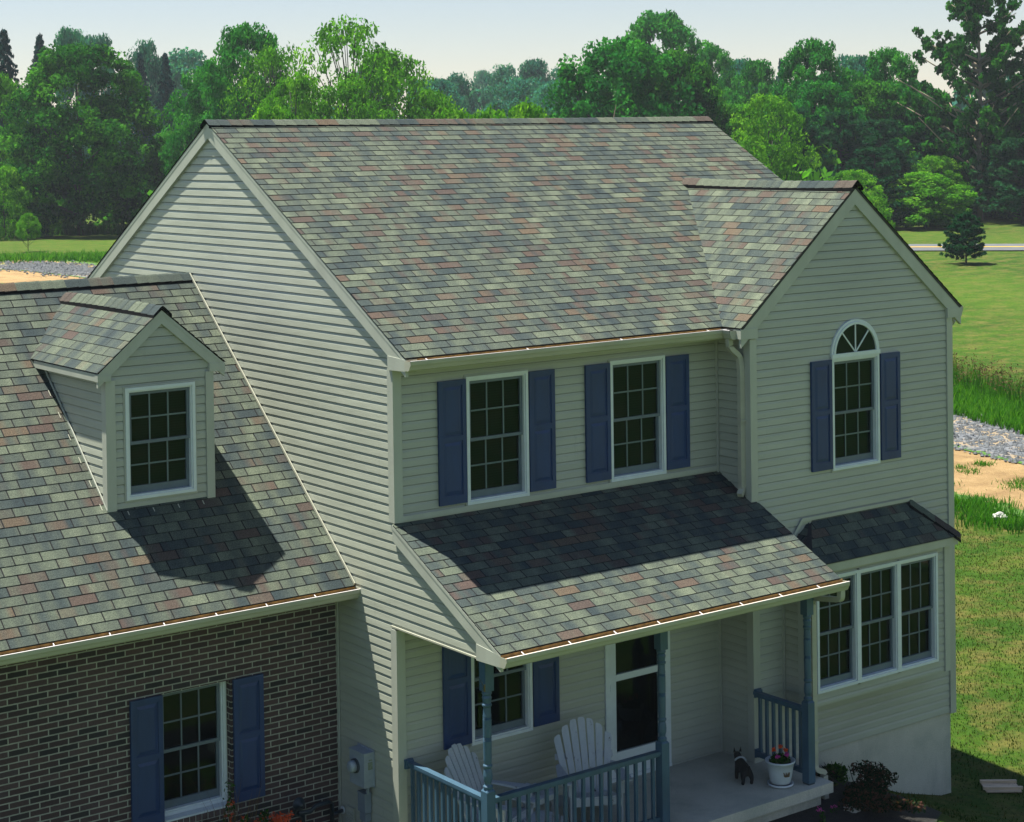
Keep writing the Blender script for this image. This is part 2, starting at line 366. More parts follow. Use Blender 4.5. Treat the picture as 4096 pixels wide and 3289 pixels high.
def ribbon(name, center, widths, m, dz, step=1.2, kind='structure', parts=6):
    cs = [Vector((*p, 0)) for p in center]; dense = []; wd = []
    for i in range(len(cs)-1):
        k = max(1, int((cs[i+1]-cs[i]).length/step))
        for j in range(k): dense.append(cs[i].lerp(cs[i+1], j/k)); wd.append(widths[i]*(1-j/k)+widths[i+1]*j/k)
    dense.append(cs[-1]); wd.append(widths[-1])
    mb = MB(); n = parts+1; acc = 0
    for i, p in enumerate(dense):
        t = (dense[min(i+1, len(dense)-1)]-dense[max(0, i-1)]).normalized(); s_ = Vector((t.y, -t.x, 0))
        for k in range(n):
            q = p+s_*wd[i]*(k/parts-.5); mb.v.append((q.x, q.y, zg(q.x, q.y)+dz))
    for i in range(len(dense)-1):
        for k in range(parts):
            mb.uv[len(mb.f)] = [(i, k/parts), (i, (k+1)/parts), (i+1, (k+1)/parts), (i+1, k/parts)]
            mb.f.append((i*n+k, i*n+k+1, (i+1)*n+k+1, (i+1)*n+k))
    o = mb.build(name, m); tag(o, kind=kind); return o
DRV = [(24, -14), (27.6, -2), (31, 12), (32.6, 19), (35.2, 34), (36.4, 55), (36.2, 78), (34.5, 92), (30, 104)]
ribbon('dirt_verge', [(20, -14), (23.8, -2), (27.6, 11.2), (28.8, 17), (31.4, 34), (32.6, 55), (32.4, 74), (33, 92), (33, 106)], [5.5, 6, 6.4, 6.4, 6, 6, 8, 12, 10], 'dirt', .035)
ribbon('gravel_drive', DRV, [4, 4, 4, 4, 4, 4, 4, 3.4, 3], 'gravel', .06)
ribbon('dirt_berm', [(40, 143), (54, 132.5), (62, 126)], [5, 5, 5], 'dirt', .45)
ROAD = [(30, 131), (60, 93.6), (84, 66.2), (120, 27), (160, -18)]
ribbon('road', [(x-1.5, y+.5) for x, y in ROAD[1:]], [6.6]*4, 'asphalt', .06, 6)
ribbon('road_marking', [(x-1.5, y+.5) for x, y in ROAD[1:]], [.55]*4, 'yellow', .075, 6, parts=1)
ribbon('planting_bed', [(-6, .25), (-.6, .35)], [1.6, 1.6], 'mulch', .02, .4)
ribbon('planting_bed', [(-.5, -2.5), (3, -2.5), (5.0, -2.3), (6.2, -1.6), (6.6, -1.0)], [1.4, 1.6, 1.6, 1.3, .8], 'mulch', .02, .25)

# ------------------------------------------------------------------ house
LAP = .1016
PROF = [(0, .0130), (.064, .0090), (.078, .0045), (.093, .001), (LAP, -.018)]
def siding(T, lo, hi, z0, z1, openings=(), z_org=0.):
    """T(u,z,n)->world; lo(z),hi(z) horizontal limits; openings (u0,u1,z0,z1)."""
    mb = MB(); k0 = int(math.floor((z0-z_org)/LAP))
    brk = sorted({z0, z1, *[o[2] for o in openings], *[o[3] for o in openings]})
    k = k0
    while z_org+k*LAP < z1:
        zb = z_org+k*LAP
        for (a, oa), (b, ob) in zip(PROF[:-1], PROF[1:]):
            za, zc = zb+a, zb+b
            cuts = [za]+[q for q in brk if za < q < zc]+[zc]
            for s0, s1 in zip(cuts[:-1], cuts[1:]):
                mid = (s0+s1)/2
                if mid < z0 or mid > z1: continue
                o0 = oa+(ob-oa)*(s0-za)/(zc-za); o1 = oa+(ob-oa)*(s1-za)/(zc-za)
                iv(mb, T, lo, hi, s0, o0, s1, o1, mid, openings)
        zt = zb+LAP
        if z0 < zt < z1: iv(mb, T, lo, hi, zt, -.018, zt, .0130, zt, openings)
        k += 1
    return mb
def iv(mb, T, lo, hi, s0, o0, s1, o1, mid, openings):
    seg = [(None, None)]
    ops = sorted(o for o in openings if o[2] < mid < o[3]); cur = None
    L0, L1, H0, H1 = lo(s0), lo(s1), hi(s0), hi(s1)
    if L0 >= H0 and L1 >= H1: return
    if L0 > H0: L0 = H0 = (L0+H0)/2
    if L1 > H1: L1 = H1 = (L1+H1)/2
    a0, a1 = L0, L1
    for o in ops:
        mb.quad(T(a0, s0, o0), T(o[0], s0, o0), T(o[0], s1, o1), T(a1, s1, o1)); a0 = a1 = o[1]
    mb.quad(T(a0, s0, o0), T(H0, s0, o0), T(H1, s1, o1), T(a1, s1, o1))
def front(y0): return lambda u, z, n: (u, y0-n, z)
def left(x0): return lambda u, z, n: (x0-n, u, z)

house = empty('house', (0, 0, 0))
tag(house, 'two storey house in pale vinyl siding with grey shingle roofs and a brick garage wing', 'house')
ZE, YR, ZR, EY = 5.418, 4.201, 8.058, .321          # main eave height, ridge, eave overhang
SM = (ZR-ZE)/(YR+EY)                                   # main slope
XW, YW, XE = 4.884, -.594, 8.643                       # projecting wing
XV, XR_, ZW = 4.683, 6.763, 7.125                       # wing eave x, ridge x, ridge z
SW = (ZW-ZE)/(XR_-XV)
Q, ZPT, ZPB = 1.990, 3.555, 2.538; SP = (ZPT-ZPB)/Q    # porch roof
YG, YGE, ZGE, YGR, ZGR = 1.244, .841, 2.712, 4.81, 6.062; SG = (ZGR-ZGE)/(YGR-YGE)
YD = 2.034
roofz = lambda y: ZE+SM*(min(y, 2*YR-y)+EY)

# --- cores
core = MB(); core.prism([(.12, -1.4), (8.2, -1.4), (8.2, 5.3), (4.2, 7.72), (.12, 5.35)], 'x', .12, 8.5)
core.prism([(XW+.12, -1.4), (8.5, -1.4), (8.5, 5.25), (XR_, 6.82), (XW+.12, 5.25)], 'y', YW+.12, .3)
core.prism([(1.55, -1.2), (8.3, -1.2), (8.3, 2.5), (4.81, 5.7), (1.55, 2.95)], 'x', -9, .11)
core.build('wall_core', 'black', house)

g_lo = lambda z: 0. if z < roofz(0)-.16 else (z+.16-ZE)/SM-EY
siding(left(0), lambda z: max(0., g_lo(z)), lambda z: min(8.4, 2*YR-g_lo(z)), -.6, 7.88).build('gable_wall', 'siding', house)
siding(left(0), lambda z: max(-1.57, (z+.15-ZPB)/SP-Q), lambda z: .0, 2.41, 3.42).build('porch_end_wall', 'siding', house)
W1, W2, WP = (.965, 1.85, 3.635, 5.10), (3.095, 3.98, 3.635, 5.10), (.975, 1.85, .885, 2.34)
DOOR = (2.965, 4.005, 0., 2.13)
siding(front(0), lambda z: .02, lambda z: XW, .0, 5.28, [W1, W2, WP, DOOR]).build('front_wall', 'siding', house)
siding(left(XW), lambda z: YW+.02, lambda z: 0., -.2, 5.28).build('wing_side_wall', 'siding', house)
wlo = lambda z: max(XW+.02, XV+.0+(z+.20-ZE)/SW)
WW = (6.31, 7.2, 3.465, 4.915)
siding(front(YW), wlo, lambda z: 2*XR_-wlo(z), -.11, 6.93, [WW]).build('wing_front_wall', 'siding', house)
# bay box
BX0, BX1, BY, BZ0, BZ1 = 5.416, 8.10, -.955, .645, 2.36
BW = [(5.61+.76*i, 5.61+.76*(i+1), .80, 2.245) for i in range(3)]
bay = siding(front(BY), lambda z: BX0+.02, lambda z: BX1, BZ0, BZ1, [(5.61, 7.89, .80, 2.245)])
bay2 = siding(left(BX0), lambda z: BY+.02, lambda z: YW, BZ0, BZ1); bay.add(bay2.v, bay2.f)
bay.box(BX0+.005, BY+.002, BZ0-.02, BX1, YW+.01, BZ0-.002); bay.quad((BX1+.01, BY+.01, BZ0), (BX1+.01, YW, BZ0), (BX1+.01, YW, BZ1), (BX1+.01, BY+.01, BZ1))
bay.build('bay_wall', 'siding', house)
MB().box(BX0+.1, BY+.12, BZ0, BX1-.05, YW+.1, BZ1).build('bay_core', 'black', house)
# corner boards and trim
tr = MB()
def corner(x, y, z0, z1, sx=1, w=.085, name='corner_board'):
    m = MB(); m.box(x-.03*sx, y-.03, z0, x+w*sx, y-.001, z1); m.box(x-.0302*sx, y-.0298, z0, x-.001*sx, y+w, z1); return m.build(name, 'trim', house)
corner(0, 0, 3.565, 5.27); corner(0, 0, -.3, 2.375)
corner(XW, YW, 3.25, 5.27); corner(XW, YW, 0.0, 2.40)
corner(XE, YW, -.12, 5.30, -1)
corner(BX0, BY, BZ0-.01, BZ1); corner(BX1, BY, BZ0-.01, BZ1, -1, .07)
m_ = MB(); m_.box(XW-.035, -.035, 2.42, XW-.018, -.002, 5.27); m_.box(XW-.035, -.035, 0, XW-.018, -.002, 2.4); m_.build('inside_corner_trim', 'trim', house)
MB().box(BX0-.035, YW-.035, BZ0, BX0-.018, YW-.002, BZ1).build('inside_corner_trim', 'trim', house)
MB().box(-.035, YG-.035, -.5, -.018, YG-.001, 2.6).build('inside_corner_trim', 'trim', house)
# sill flashing above porch roof, and porch end-wall bottom channel
MB().box(.06, -.028, ZPT+.02, XW-.04, -.019, ZPT+.075).build('flashing_strip', 'trim', house)
MB().box(-.026, -1.57, 2.392, .06, .09, 2.41).build('channel_trim', 'alu', house)
MB().box(.02, -1.575, 2.41, .10, -.02, 2.70).build('porch_beam', 'siding', house)

# --- roofs
def clip(poly, v0, v1):
    def cut(P, f):
        out = []
        for i in range(len(P)):
            a, b = P[i], P[(i+1) % len(P)]; fa, fb = f(a), f(b)
            if fa >= 0: out.append(a)
            if fa*fb < 0: t = fa/(fa-fb); out.append((a[0]+(b[0]-a[0])*t, a[1]+(b[1]-a[1])*t))
        return out
    p = cut(poly, lambda q: q[1]-v0)
    return cut(p, lambda q: v1-q[1]) if len(p) > 2 else []
RS = [0]; DK = (.1276, 0)
def shingles(mb, O, U, V, poly, exp=.127):
    """O origin at eave, U along the course, V up the slope; poly in (u,v)."""
    O, U, V = Vector(O), Vector(U).normalized(), Vector(V).normalized(); Nn = U.cross(V).normalized()
    if Nn.z < 0: Nn = -Nn
    vmax = max(p[1] for p in poly); k = 0; RS[0] += 100; rng = random.Random(RS[0])
    while k*exp < vmax:
        v0, v1 = k*exp, (k+1)*exp; p = clip(poly, v0, min(v1, vmax))
        if len(p) > 2:
            h = lambda q: .009-.007*(q[1]-v0)/exp
            o = len(mb.v)
            for q in p: mb.v.append(tuple(O+U*q[0]+V*q[1]+Nn*h(q)))
            idx = len(mb.f); mb.f.append(tuple(range(o, o+len(p)))); mb.uv[idx] = [(q[0]+RS[0]*1.37, q[1]) for q in p]; mb.row[idx] = k+RS[0]
            lo = [q for q in p if abs(q[1]-v0) < 1e-6]
            if len(lo) >= 2:
                a, b = min(lo), max(lo); o = len(mb.v)
                for q, hh in ((a, .009), (b, .009), (b, -.002), (a, -.002)): mb.v.append(tuple(O+U*q[0]+V*(q[1]-(.0 if hh > 0 else -.001))+Nn*hh))
                idx = len(mb.f); mb.f.append((o, o+1, o+2, o+3)); mb.uv[idx] = [DK]*4; mb.row[idx] = 3
        k += 1
def cap_row(name, A, B, ang_l, ang_r, n_seg=None, w=.14, sag=0.):
    """ridge cap: overlapping folded tabs from A to B; each side dips by its roof slope"""
    A, B = Vector(A), Vector(B); d = (B-A); ln = d.length; d.normalize(); side = d.cross(Vector((0, 0, 1))).normalized()
    mb = MB(); n = max(2, int(ln/.16)); dl = Vector((0, 0, -1))*math.sin(ang_l)-side*math.cos(ang_l)*1; dr = Vector((0, 0, -1))*math.sin(ang_r)+side*math.cos(ang_r)
    for i in range(n):
        t0, t1 = ln*i/n, ln*(i+1)/n+.01
        f0 = -sag*4*(t0/ln)*(1-t0/ln); f1 = -sag*4*(min(t1, ln)/ln)*(1-min(t1, ln)/ln)
        for dd, s_ in ((dl, 0), (dr, 1)):
            for (a, b) in ((0, .25), (.25, 1)):
                q = []
                for t, hz, ff in ((t0, .020, f0), (t1, .026, f1)):
                    for r_ in (a, b):
                        drop = dd*(w*r_) if r_ > .3 else (dd*(w*r_)+Vector((0, 0, .010 if r_ > 0 else .004)))
                        q.append(A+d*t+drop+Vector((0, 0, hz+ff+.012)))
                o = len(mb.v); mb.v += [tuple(p) for p in (q[0], q[1], q[3], q[2])]
                idx = len(mb.f); mb.f.append((o, o+1, o+2, o+3)); rr = 501+(i//2); uu = 20.5*.305-rr*.1618; mb.uv[idx] = [(uu-.03, 0), (uu-.03, 0), (uu+.03, 0), (uu+.03, 0)]; mb.row[idx] = rr
            # outer butt edge: dark thickness
            e0 = A+d*t0+dd*w+Vector((0, 0, .024+f0)); e1 = A+d*t1+dd*w+Vector((0, 0, .038+f1)); o = len(mb.v)
            mb.v += [tuple(e0), tuple(e1), tuple(e1-Vector((0, 0, .044))), tuple(e0-Vector((0, 0, .044)))]
            idx = len(mb.f); mb.f.append((o, o+1, o+2, o+3)); mb.uv[idx] = [DK]*4; mb.row[idx] = 3
    for t, hz in ((0, .012), (ln, .026)):   # closed ends
        o = len(mb.v); c = A+d*t+Vector((0, 0, hz+.012)); mb.v += [tuple(c), tuple(c+dl*w), tuple(c+dl*w-Vector((0, 0, .03))), tuple(c-Vector((0, 0, .03))), tuple(c+dr*w-Vector((0, 0, .03))), tuple(c+dr*w)]
        idx = len(mb.f); mb.f += [(o, o+1, o+2, o+3), (o, o+3, o+4, o+5)]; mb.uv[idx] = [DK]*4; mb.uv[idx+1] = [DK]*4; mb.row[idx] = mb.row[idx+1] = 3
    return mb.build(name, 'shingle', house)
def deck(mb, A, B, Cc, D, t=.035):
    A, B, Cc, D = map(Vector, (A, B, Cc, D)); n = (B-A).cross(D-A).normalized()
    if n.z < 0: n = -n
    o = [p-n*t for p in (A, B, Cc, D)]; i = [p-n*.003 for p in (A, B, Cc, D)]
    mb.add(i+o, [(0, 1, 2, 3), (7, 6, 5, 4), (0, 4, 5, 1), (1, 5, 6, 2), (2, 6, 7, 3), (3, 7, 4, 0)])
XL, XRT = -.055, 8.675
SLM = math.hypot(YR+EY, ZR-ZE)
rm = MB()
shingles(rm, (XL, -EY, ZE), (1, 0, 0), (0, YR+EY, ZR-ZE), [(0, 0), (XRT-XL, 0), (XRT-XL, SLM-.02), (0, SLM-.02)])
shingles(rm, (XL, 2*YR+EY, ZE), (1, 0, 0), (0, -(YR+EY), ZR-ZE), [(0, 0), (XRT-XL, 0), (XRT-XL, SLM-.02), (0, SLM-.02)])
rm.build('main_roof', 'shingle', house)
dk = MB(); deck(dk, (XL+.01, -EY+.01, ZE), (XRT-.01, -EY+.01, ZE), (XRT-.01, YR, ZR), (XL+.01, YR, ZR)); deck(dk, (XL+.01, 2*YR+EY-.01, ZE), (XRT-.01, 2*YR+EY-.01, ZE), (XRT-.01, YR, ZR), (XL+.01, YR, ZR))
am = math.atan(SM)
cap_row('ridge_cap', (XRT+.02, YR, ZR+.0), (XL-.02, YR, ZR+.0), am, am, sag=.012)
# wing roof
WF = YW-.06; SLW = math.hypot(XR_-XV, ZW-ZE); aw = math.atan(SW)
yin = YR-.6
rw = MB()
shingles(rw, (XV, WF, ZE), (0, 1, 0), (XR_-XV, 0, ZW-ZE), [(0, 0), (-WF-EY+.02, 0), (-WF-EY+2.94+.3, SLW-.015), (0, SLW-.015)])
shingles(rw, (2*XR_-XV, WF, ZE), (0, 1, 0), (XV-XR_, 0, ZW-ZE), [(0, 0), (2., 0), (3.6, SLW-.015), (0, SLW-.015)])
rw.build('wing_roof', 'shingle', house)
deck(dk, (XV+.01, WF+.01, ZE), (XV+.01, -EY-.01, ZE), (XR_, 2.5, ZW), (XR_, WF+.01, ZW)); deck(dk, (2*XR_-XV-.01, WF+.01, ZE), (2*XR_-XV-.01, .4, ZE), (XR_, 2.5, ZW), (XR_, WF+.01, ZW))
cap_row('ridge_cap', (XR_, 2.62, ZW+.035), (XR_, WF-.02, ZW+.03), aw, aw, sag=.022)
# valley strip shadow line: woven, sits 6 mm proud
# porch roof
PX0, PX1 = -.049, 4.966; SLP = math.hypot(Q, ZPT-ZPB)
rp = MB(); shingles(rp, (PX0, -Q, ZPB), (1, 0, 0), (0, Q, ZPT-ZPB), [(0, 0), (PX1-PX0, 0), (PX1-PX0, SLP*(1-(-YW-.005)/Q)), (XW+.05-PX0, SLP*(1-(-YW-.005)/Q)), (XW+.05-PX0, SLP-.01), (0, SLP-.01)][:3]+[(0, SLP*(1-(-YW-.005)/Q))])
rp2 = [(0, 0)]
shingles_v = SLP*(1-(-YW-.005)/Q)
def sh_off(mb, O, U, V, poly, k0, exp=.127):
    Vn = Vector(V).normalized(); O2 = Vector(O); n0 = RS[0]
    shingles(mb, O2, U, V, poly, exp)
kk = int(shingles_v/.127)
# rebuild as one sheet: wide lower rows, upper rows stop at the wing side wall
rp = MB()
wide = kk*.127
shingles(rp, (PX0, -Q, ZPB), (1, 0, 0), (0, Q, ZPT-ZPB), [(0, 0), (PX1-PX0, 0), (PX1-PX0, wide), (0, wide)])
vv = Vector((0, Q, ZPT-ZPB)).normalized()*wide
shingles(rp, (PX0, -Q+vv.y, ZPB+vv.z), (1, 0, 0), (0, Q, ZPT-ZPB), [(0, 0), (XW+.03-PX0, 0), (XW+.03-PX0, SLP-wide), (0, SLP-wide)])
rp.build('porch_roof', 'shingle', house)
deck(dk, (PX0+.01, -Q+.01, ZPB), (PX1-.01, -Q+.01, ZPB), (PX1-.01, YW, ZPT+SP*YW), (PX0+.01, YW, ZPT+SP*YW)); deck(dk, (PX0+.01, YW, ZPT+SP*YW), (XW, YW, ZPT+SP*YW), (XW, 0, ZPT), (PX0+.01, 0, ZPT))
# bay roof
BD = .47; zt, zb_ = 2.876, 2.43; yf = YW-BD
rb = MB(); sb = math.hypot(BD, zt-zb_)
shingles(rb, (5.27, yf, zb_), (1, 0, 0), (0, BD, zt-zb_), [(.19, 0), (8.28-5.27, 0), (7.813-5.27, sb), (5.93-5.27, sb)])
fl = MB()
shingles(rb, (5.28, YW, zb_), (0, -1, 0), (.62, 0, zt-zb_), [(0, 0), (.47, 0), (.0, math.hypot(.62, zt-zb_))])
shingles(rb, (8.28, YW, zb_), (0, -1, 0), (-BD, 0, zt-zb_), [(0, 0), (BD, 0), (0, sb)])
rb.build('bay_roof', 'shingle', house)
dk.add([(5.46, yf+.01, zb_-.004), (8.275, yf+.01, zb_-.004), (7.81, YW, zt-.006), (5.93, YW, zt-.006), (5.28, YW, zb_), (8.275, YW, zb_)], [(0, 1, 2, 3), (0, 3, 4), (1, 5, 2), (0, 4, 5, 1)])
hipv = Vector((8.28, yf, zb_))-Vector((7.80, YW-.01, zt))
cap_row('ridge_cap', (8.27, yf+.01, zb_), (7.80, YW-.01, zt), .55, .75, w=.12)
MB().box(5.74, YW-.03, zt+.01, 7.86, YW-.019, zt+.055).prism([(5.57, 2.74), (5.60, 2.72), (5.76, 2.90), (5.73, 2.93)], 'y', YW-.036, YW-.02).build('flashing_strip', 'trim', house)
fb = MB(); fb.box(5.30, yf+.02, zb_-.115, 8.24, yf+.04, zb_-.012); fb.box(5.302, yf+.041, zb_-.113, 8.238, YW, zb_-.09); fb.box(8.22, yf+.041, zb_-.114, 8.239, YW, zb_-.013); fb.box(5.301, yf+.041, zb_-.114, 5.32, YW, zb_-.013); fb.build('bay_fascia', 'trim', house)
# garage roof
GX0 = -9.5; SLG = math.hypot(YGR-YGE, ZGR-ZGE)
rg = MB(); shingles(rg, (0.0, YGE, ZGE), (-1, 0, 0), (0, YGR-YGE, ZGR-ZGE), [(0, 0), (9.5, 0), (9.5, SLG-.02), (0, SLG-.02)])
shingles(rg, (0, 2*YGR-YGE, ZGE), (-1, 0, 0), (0, -(YGR-YGE), ZGR-ZGE), [(0, 0), (9.5, 0), (9.5, SLG-.02), (0, SLG-.02)])
rg.build('garage_roof', 'shingle', house)
deck(dk, (GX0, YGE+.01, ZGE), (-.01, YGE+.01, ZGE), (-.01, YGR, ZGR), (GX0, YGR, ZGR)); deck(dk, (GX0, 2*YGR-YGE-.01, ZGE), (-.01, 2*YGR-YGE-.01, ZGE), (-.01, YGR, ZGR), (GX0, YGR, ZGR))
ag = math.atan(SG)
cap_row('ridge_cap', (GX0, YGR, ZGR), (-.02, YGR, ZGR), ag, ag, sag=-.01)
gt = MB(); nrm = Vector((0, -math.sin(ag), math.cos(ag)))
a = Vector((-.03, YGE+.0, ZGE+.01)); b = Vector((-.03, YGR, ZGR+.01)); gt.obox((a+b)/2+nrm*.022, (1, 0, 0), b-a, nrm, .007, (b-a).length/2, .014); gt.build('flashing_strip', 'alu', house)
# dormer
DX0, DX1, DXM = -2.475, -1.195, -1.815; DZE, DZR = 5.262, 5.925; DEX0, DEX1 = -2.605, -1.025
SD = (DZR-DZE)/(DXM-DEX0); SLD = math.hypot(DXM-DEX0, DZR-DZE); DF = YD-.055; ad = math.atan(SD)
ryb = lambda z: YGE+(z-ZGE)/SG
rd = MB(); y0, y1 = ryb(DZE)-DF+.02, ryb(DZR)-DF+.05
shingles(rd, (DEX0, DF, DZE), (0, 1, 0), (DXM-DEX0, 0, DZR-DZE), [(0, 0), (y0, 0), (y1, SLD-.01), (0, SLD-.01)])
shingles(rd, (DEX1, DF, DZE), (0, 1, 0), (DXM-DEX1, 0, DZR-DZE), [(0, 0), (y0, 0), (y1, SLD-.01), (0, SLD-.01)])
rd.build('dormer_roof', 'shingle', house)
deck(dk, (DEX0+.01, DF+.01, DZE), (DEX0+.01, ryb(DZE), DZE), (DXM, ryb(DZR), DZR), (DXM, DF+.01, DZR), .03); deck(dk, (DEX1-.01, DF+.01, DZE), (DEX1-.01, ryb(DZE), DZE), (DXM, ryb(DZR), DZR), (DXM, DF+.01, DZR), .03)
cap_row('ridge_cap', (DXM, ryb(DZR)-.02, DZR), (DXM, DF-.01, DZR), ad, ad, w=.15, sag=-.02)
dk.build('roof_deck', 'felt', house)
WD = (-2.27, -1.405, 3.805, 5.065)
dlo = lambda z: max(DX0+.02, DEX0+(z+.12-DZE)/SD)
dhi = lambda z: min(DX1-.0, DEX1-(z+.12-DZE)/SD)
siding(front(YD), dlo, dhi, 3.68, 5.79, [WD], .03).build('dormer_wall', 'siding', house)
siding(left(DX0), lambda z: YD+.02, lambda z: ryb(z)+.02, 3.70, 5.17, (), .03).build('dormer_wall', 'siding', house)
MB().prism([(YD+.12, 3.9), (YD+.12, 5.2), (3.75, 5.2)], 'x', DX0+.06, DX1-.05).build('dormer_core', 'black', house)
MB().quad((DX1, YD, 3.7), (DX1, ryb(5.17), 5.17), (DX1, YD, 5.17)).build('dormer_wall', 'siding', house)
corner(DX0, YD, 3.675, 5.17); corner(DX1, YD, 3.69, 5.17, -1, .07)
sf = MB(); a = Vector((DX0-.028, YD, 3.70)); b = Vector((DX0-.028, ryb(5.17), 5.17)); sf.obox((a+b)/2+Vector((0, -.012, .014)), (1, 0, 0), b-a, nrm, .006, (b-a).length/2, .018); sf.build('flashing_strip', 'trim', house)
for i in range(6):
    t = .03+i*.155; p = a.lerp(b, t)+nrm*.022+Vector((-.05-.004*i, 0, 0)); MB().obox(p, (1, 0, 0), (b-a), nrm, .004, .045, .0015).build('step_flashing', 'alu', house)
for i in range(4): MB().obox(Vector((DX0+.20+i*.31, YD-.075, YGE*0+ZGE+SG*(YD-.075-YGE)+.020)), (1, 0, 0), (b-a), nrm, .005, .028, .0015).build('step_flashing', 'alu', house)
rt_ = MB(); rt_.box(DEX0+.005, DF+.02, 5.165, DX0-.0, ryb(5.17), 5.18); rt_.box(DEX0+.003, DF+.02, 5.167, DEX0+.02, ryb(5.2), DZE-.012)
rt_.build('dormer_soffit', 'trim', house); rt_ = MB(); rt_.box(DX1, DF+.02, 5.165, DEX1-.005, ryb(5.17), 5.18); rt_.box(DEX1-.02, DF+.02, 5.167, DEX1-.003, ryb(5.2), DZE-.012); rt_.build('dormer_soffit', 'trim', house)

# --- rake boards (face the gable) and eave returns
def rake_x(x0, x1, ya, za, yb, zb, h, name='rake_board'):
    m = MB(); m.prism([(ya, za-.02), (yb, zb-.02), (yb, zb-h), (ya, za-h)], 'x', x0, x1)
    xo = min(x0, x1)-.004; m.prism([(ya, za-.012), (yb, zb-.012), (yb, zb-.052), (ya, za-.052)], 'x', xo, xo+.02); return m.build(name, 'trim', house)
rake_x(-.045, -.003, -EY+.01, ZE+.0, YR, ZR, .205); rake_x(-.045, -.003, 2*YR+EY-.01, ZE, YR, ZR, .205)
MB().prism([(.035, 5.262), (-EY-.01, 5.275), (-EY-.01, ZE-.015), (.035, roofz(.035)-.207)], 'x', -.052, .10).build('eave_return', 'trim', house)
rake_x(PX0+.006, -.003, -Q+.01, ZPB, 0, ZPT, .185)
MB().prism([(-1.565, 2.388), (-Q-.0, 2.402), (-Q-.0, ZPB-.015), (-1.565, 2.56)], 'x', -.048, .10).build('eave_return', 'trim', house)
def rake_y(y0, y1, xa, za, xb, zb, h, hk=None):
    m = MB(); m.prism([(xa, za-.02), (xb, zb-.02), (xb, zb-(hk or h)), (xa, za-h)], 'y', y0, y1)
    m.prism([(xa, za-.012), (xb, zb-.012), (xb, zb-.055), (xa, za-.055)], 'y', min(y0, y1)-.004, min(y0, y1)+.016); return m.build('rake_board', 'trim', house)
rake_y(YW-.045, YW-.003, XV+.01, ZE, XR_, ZW, .245); rake_y(YW-.045, YW-.003, 2*XR_-XV-.01, ZE, XR_, ZW, .245)
for s_, xe, xi in ((1, XV, XW+.09), (-1, 2*XR_-XV, XE-.09)):
    MB().prism([(xe, 5.285), (xi, 5.275), (xi, ZE+SW*(abs(xi-xe))-.246), (xe, ZE-.015)], 'y', YW-.052, YW+.08).build('eave_return', 'trim', house)
rake_y(YD-.045, YD-.003, DEX0+.005, DZE, DXM, DZR, .165); rake_y(YD-.045, YD-.003, DEX1-.005, DZE, DXM, DZR, .165)
for xe, xi in ((DEX0, DX0+.03), (DEX1, DX1-.03)):
    MB().prism([(xe, 5.165), (xi, 5.165), (xi, DZE+SD*abs(xi-xe)-.166), (xe, DZE-.015)], 'y', YD-.052, YD+.03).build('eave_return', 'trim', house)
# --- soffits and fascias
sf = MB(); sf.box(.10, -EY+.02, 5.272, XW, 0.02, 5.285); sf.box(XV+.02, YW+.08, 5.272, XW+.02, -.30, 5.285); sf.box(.101, -1.955, 2.402, XW+.06, -.002, 2.415); sf.box(GX0, .87, 2.588, -.02, YG+.02, 2.60)
sf.build('soffit', 'soffit', house)
fa = MB(); fa.box(.10, -EY+.012, 5.262, XV+.04, -EY+.032, ZE-.02); fa.box(XV+.014, YW+.081, 5.262, XV+.034, -EY+.03, ZE-.02)
fa.box(.101, -Q+.012, 2.396, XW+.075, -Q+.032, ZPB-.018); fa.box(GX0, .855, 2.575, -.02, .875, ZGE-.018)
fa.prism([(-Q+.03, ZPB-.02), (YW-.02, ZPB-.02+SP*(Q+YW)), (YW-.02, 2.397), (-Q+.03, 2.397)], 'x', XW+.055, XW+.074)
fa.build('fascia', 'trim', house)

# --- gutters
GP = [(0, 0), (0, -.098), (-.062, -.098), (-.080, -.085), (-.094, -.052), (-.108, -.032), (-.113, -.004), (-.113, .004), (-.124, .004), (-.124, -.008), (-.119, -.036), (-.104, -.058), (-.088, -.094), (-.066, -.108), (.0, -.108)]
def gutter(x0, x1, y, z, strap, ends=(True, True)):
    m = MB(); n = len(GP); prof = GP
    vs = [(x, y+p[0], z+p[1]) for x in (x0, x1) for p in prof]
    m.add(vs, [(i, (i+1) % n, n+(i+1) % n, n+i) for i in range(n)])
    outer = [(y+p[0], z+p[1]) for p in ((0, 0), (-.113, .002), (-.119, -.036), (-.104, -.058), (-.088, -.094), (-.066, -.107), (0, -.107))]
    if ends[0]: m.prism(outer, 'x', x0-.004, x0)
    if ends[1]: m.prism(outer, 'x', x1, x1+.004)
    g = m.build('gutter', 'alu', house)
    MB().box(x0, y-.126, z+.0045, x1, y-.111, z+.0095).build('gutter_lip', 'lip', g)  # pale strip paints the sun highlight along the lip
    MB().box(x0+.005, y-.105, z-.030, x1-.005, y-.013, z-.016).box(x0+.004, y-.012, z-.07, x1-.004, y-.003, z+.016).build('gutter_debris', 'liner', g)
    x = x0+.25
    while x < x1-.05:
        s = MB(); s.obox((x, y-.06, z+.004), (1, -.0, 0), (.25, 1, .12), (0, 0, 1), .005, .056, .004); x += strap; s.build('gutter_strap', 'lip', g)
    return g
gutter(-.05, XV-.03, -EY+.010, ZE-.028, 1.4, (True, False))
g2 = MB()  # short return along the wing eave
n = len(GP); vs = [(XV+.012+p[0], yy, ZE-.028+p[1]) for yy in (YW+.035, -EY-.10) for p in GP]; g2.add(vs, [(i, (i+1) % n, n+(i+1) % n, n+i) for i in range(n)])
